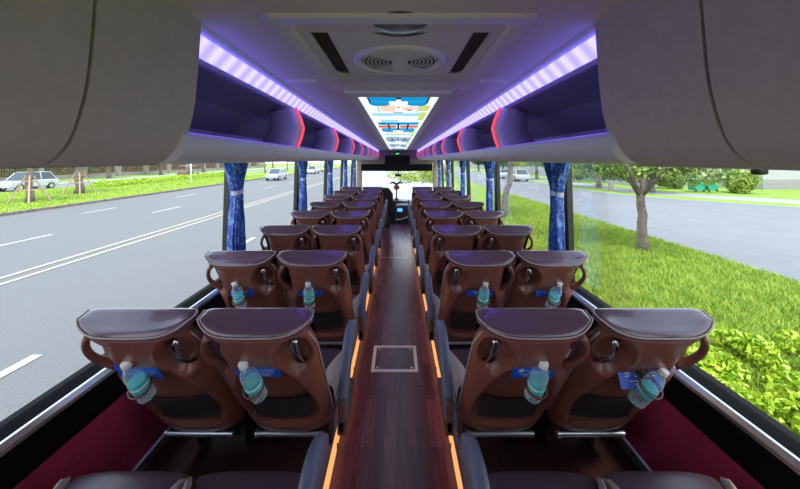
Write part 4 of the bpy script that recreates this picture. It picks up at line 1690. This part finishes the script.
for k, (x, y, r, mm) in enumerate(((30.6, 29.3, 1.3, 'leafC'), (28.0, 34, 1.2, 'leafB'), (23.5, 44, 1.3, 'leafB'))):
    o = empty('garden_shrub', (x, y, GZ + .1))
    leafcloud('foliage', [((random.uniform(-.6, .6) * r, random.uniform(-.5, .5) * r, 1.0 + random.uniform(-.4, .5)), (r * .6, r * .6, .85)) for _ in range(6)], 4200, .12, M[mm], o)
    b = MB()
    for q in range(4):
        b.tube([(random.uniform(-.3, .3), random.uniform(-.3, .3), 0), (random.uniform(-.7, .7), random.uniform(-.5, .5), 1.6)], .04, 5)
    b.build('stems', M['bark'], o)
    tag(o, ['tall yellow green shrub before the white building', 'round green shrub behind the green bins', 'distant green shrub beside the garden wall'][k], 'shrub')
for k, x in enumerate((27.3, 28.5)):
    o = empty('wheeled_bin', (x, 30.2, GZ + .12))
    b = MB(); b.prism([(-.42, .08), (.42, .08), (.50, 1.0), (-.50, 1.0)], -.4, .4)
    b.build('body', M['bin'], o, bevel=.03)
    b = MB(); b.box(-.53, .53, -.45, .45, 1.0, 1.1)
    b.build('lid', M['bin'], o, bevel=.02)
    for sx in (-.35, .35):
        b = MB(); b.lathe([(.1, -.04), (.1, .04)], 12, mx=Matrix.Translation((sx, -.35, .1)) @ Matrix.Rotation(PI / 2, 4, 'Y'))
        b.build('wheel', M['tyre'], o)
    tag(o, 'green wheeled bin, %s of the two on the pavement' % ('left-hand' if k == 0 else 'right-hand'), 'bin', 'green bins')
# small grey marker post near far kerb
b = MB(); b.box(17.2 + 2.6, 17.2 + 2.95, 30.8, 31.1, GZ, GZ + .9)
tag(b.build('marker_post', M['stone'], bevel=.03), 'short pale grey post on the far verge of the side road', 'post')

# building and garden wall
bd = empty('white_building', (0, 0, 0))
tag(bd, 'white building wall beyond the side road at the far right', 'building')
b = MB(); b.box(36.5, 60, 33, 60, GZ, GZ + 7)
b.build('wall', M['wallwhite'], bd)
b = MB(); b.box(36.4, 60, 32.9, 33.0, GZ + .0, GZ + 1.0)
b.build('plinth', M['pave'], bd)
b = MB(); b.box(36.0, 60.5, 32.4, 60, GZ + 7, GZ + 7.5)
b.build('roof_edge', M['stone'], bd)
b = MB(); b.box(27, 27.3, 36, 160, GZ, GZ + 2.6); b.box(27, 36.6, 36, 36.3, GZ, GZ + 2.6)
tag(b.build('garden_wall', M['wallwhite']), 'long pale garden wall behind the trees on the right', 'wall')
for k in range(7):
    tree('garden_tree', 29.5 + (k % 3) * 2.5, 42 + k * 12, 3.0, .25, (0, 0, 4.6), (3.6, 4.2, 2.8), 3800, .26, M[('leafB', 'leafC', 'leafA')[k % 3]],
         'leafy tree behind the pale garden wall, %s nearest of that row' % NTH[k], group='trees behind the garden wall', base=0, lumps=9)

# lime-green planting right below the window
def lime():
    blobs = []
    for k in range(210):
        y = random.uniform(1.9, 4.95)
        x = random.uniform(3.4, 8.4)
        if x / y < .8:
            continue
        blobs.append(((x, y, GZ + .22 + random.uniform(-.04, .10)), (.22, .22, .16)))
    return leafcloud('lime_groundcover', blobs, 52000, .045, M['leafD'])
tag(lime(), 'dense lime green leafy planting on the lawn below the right window', 'groundcover', kind='stuff')

# pale forecourt ahead of the bus and the leafy branches over it
b = MB()
b.add([(-1.9, 12, GZ + .02), (2.5, 12, GZ + .09), (4.3, 40, GZ + .09), (6.4, 200, GZ + .09), (-22, 200, GZ + .02), (-4.6, 40, GZ + .02)], [(0, 1, 2, 3, 4, 5)])
structure(b.build('pale_forecourt', M['concrete'], fix=False))
for k, (x, y, cx, lab) in enumerate(((3.9, 22, -3.6, 'young tree with yellow green leaves hanging in the left half of the windscreen'),
                                     (4.6, 27, -1.6, 'young tree with yellow green leaves filling the right half of the windscreen'))):
    tree('front_tree', x, y, 2.5, .10, (cx, 0, (1.85, 1.75)[k]), ((1.3, 1.2, .45), (2.4, 1.6, .75))[k], (600, 2600)[k], .085, M['leafC'], lab, lumps=8, base=.06, branches=2, lean=(-.4 * (2 - k), 0))

# road ahead and palms seen through the windscreen
for k, (x, y, h) in enumerate(((7.2, 44, 2.8),)):
    root = empty('palm_tree', (x, y, GZ))
    b = MB(); b.tube(trunk_pts(h, (0, 0), .05), [.22 - .008 * q for q in range(9)], 9)
    b.build('trunk', M['bark'], root, smooth=True)
    b = MB()
    for q in range(16):
        a = 2 * PI * q / 16 + random.random() * .3
        ln = random.uniform(2.4, 3.4)
        el = random.uniform(.1, .9)
        N = 10
        pts = [Vector((math.cos(a) * ln * s_, math.sin(a) * ln * s_, h + el * 1.8 * s_ - 2.4 * s_ * s_)) for s_ in [i / N for i in range(N + 1)]]
        side_ = Vector((-math.sin(a), math.cos(a), 0))
        for i in range(1, N):
            p = pts[i]; d = (pts[i + 1] - pts[i]).normalized()
            for sg in (-1, 1):
                tip = p + side_ * sg * .55 * math.sin(PI * min(.95, i / N + .1)) + d * .25 + Vector((0, 0, -.18))
                b.add([p, p + d * .10, tip], [(0, 1, 2)])
        b.tube(pts, .02, 4)
    b.build('fronds', M['leafC'], root, fix=False)
    tag(root, 'palm tree beyond the right side of the windscreen', 'tree')
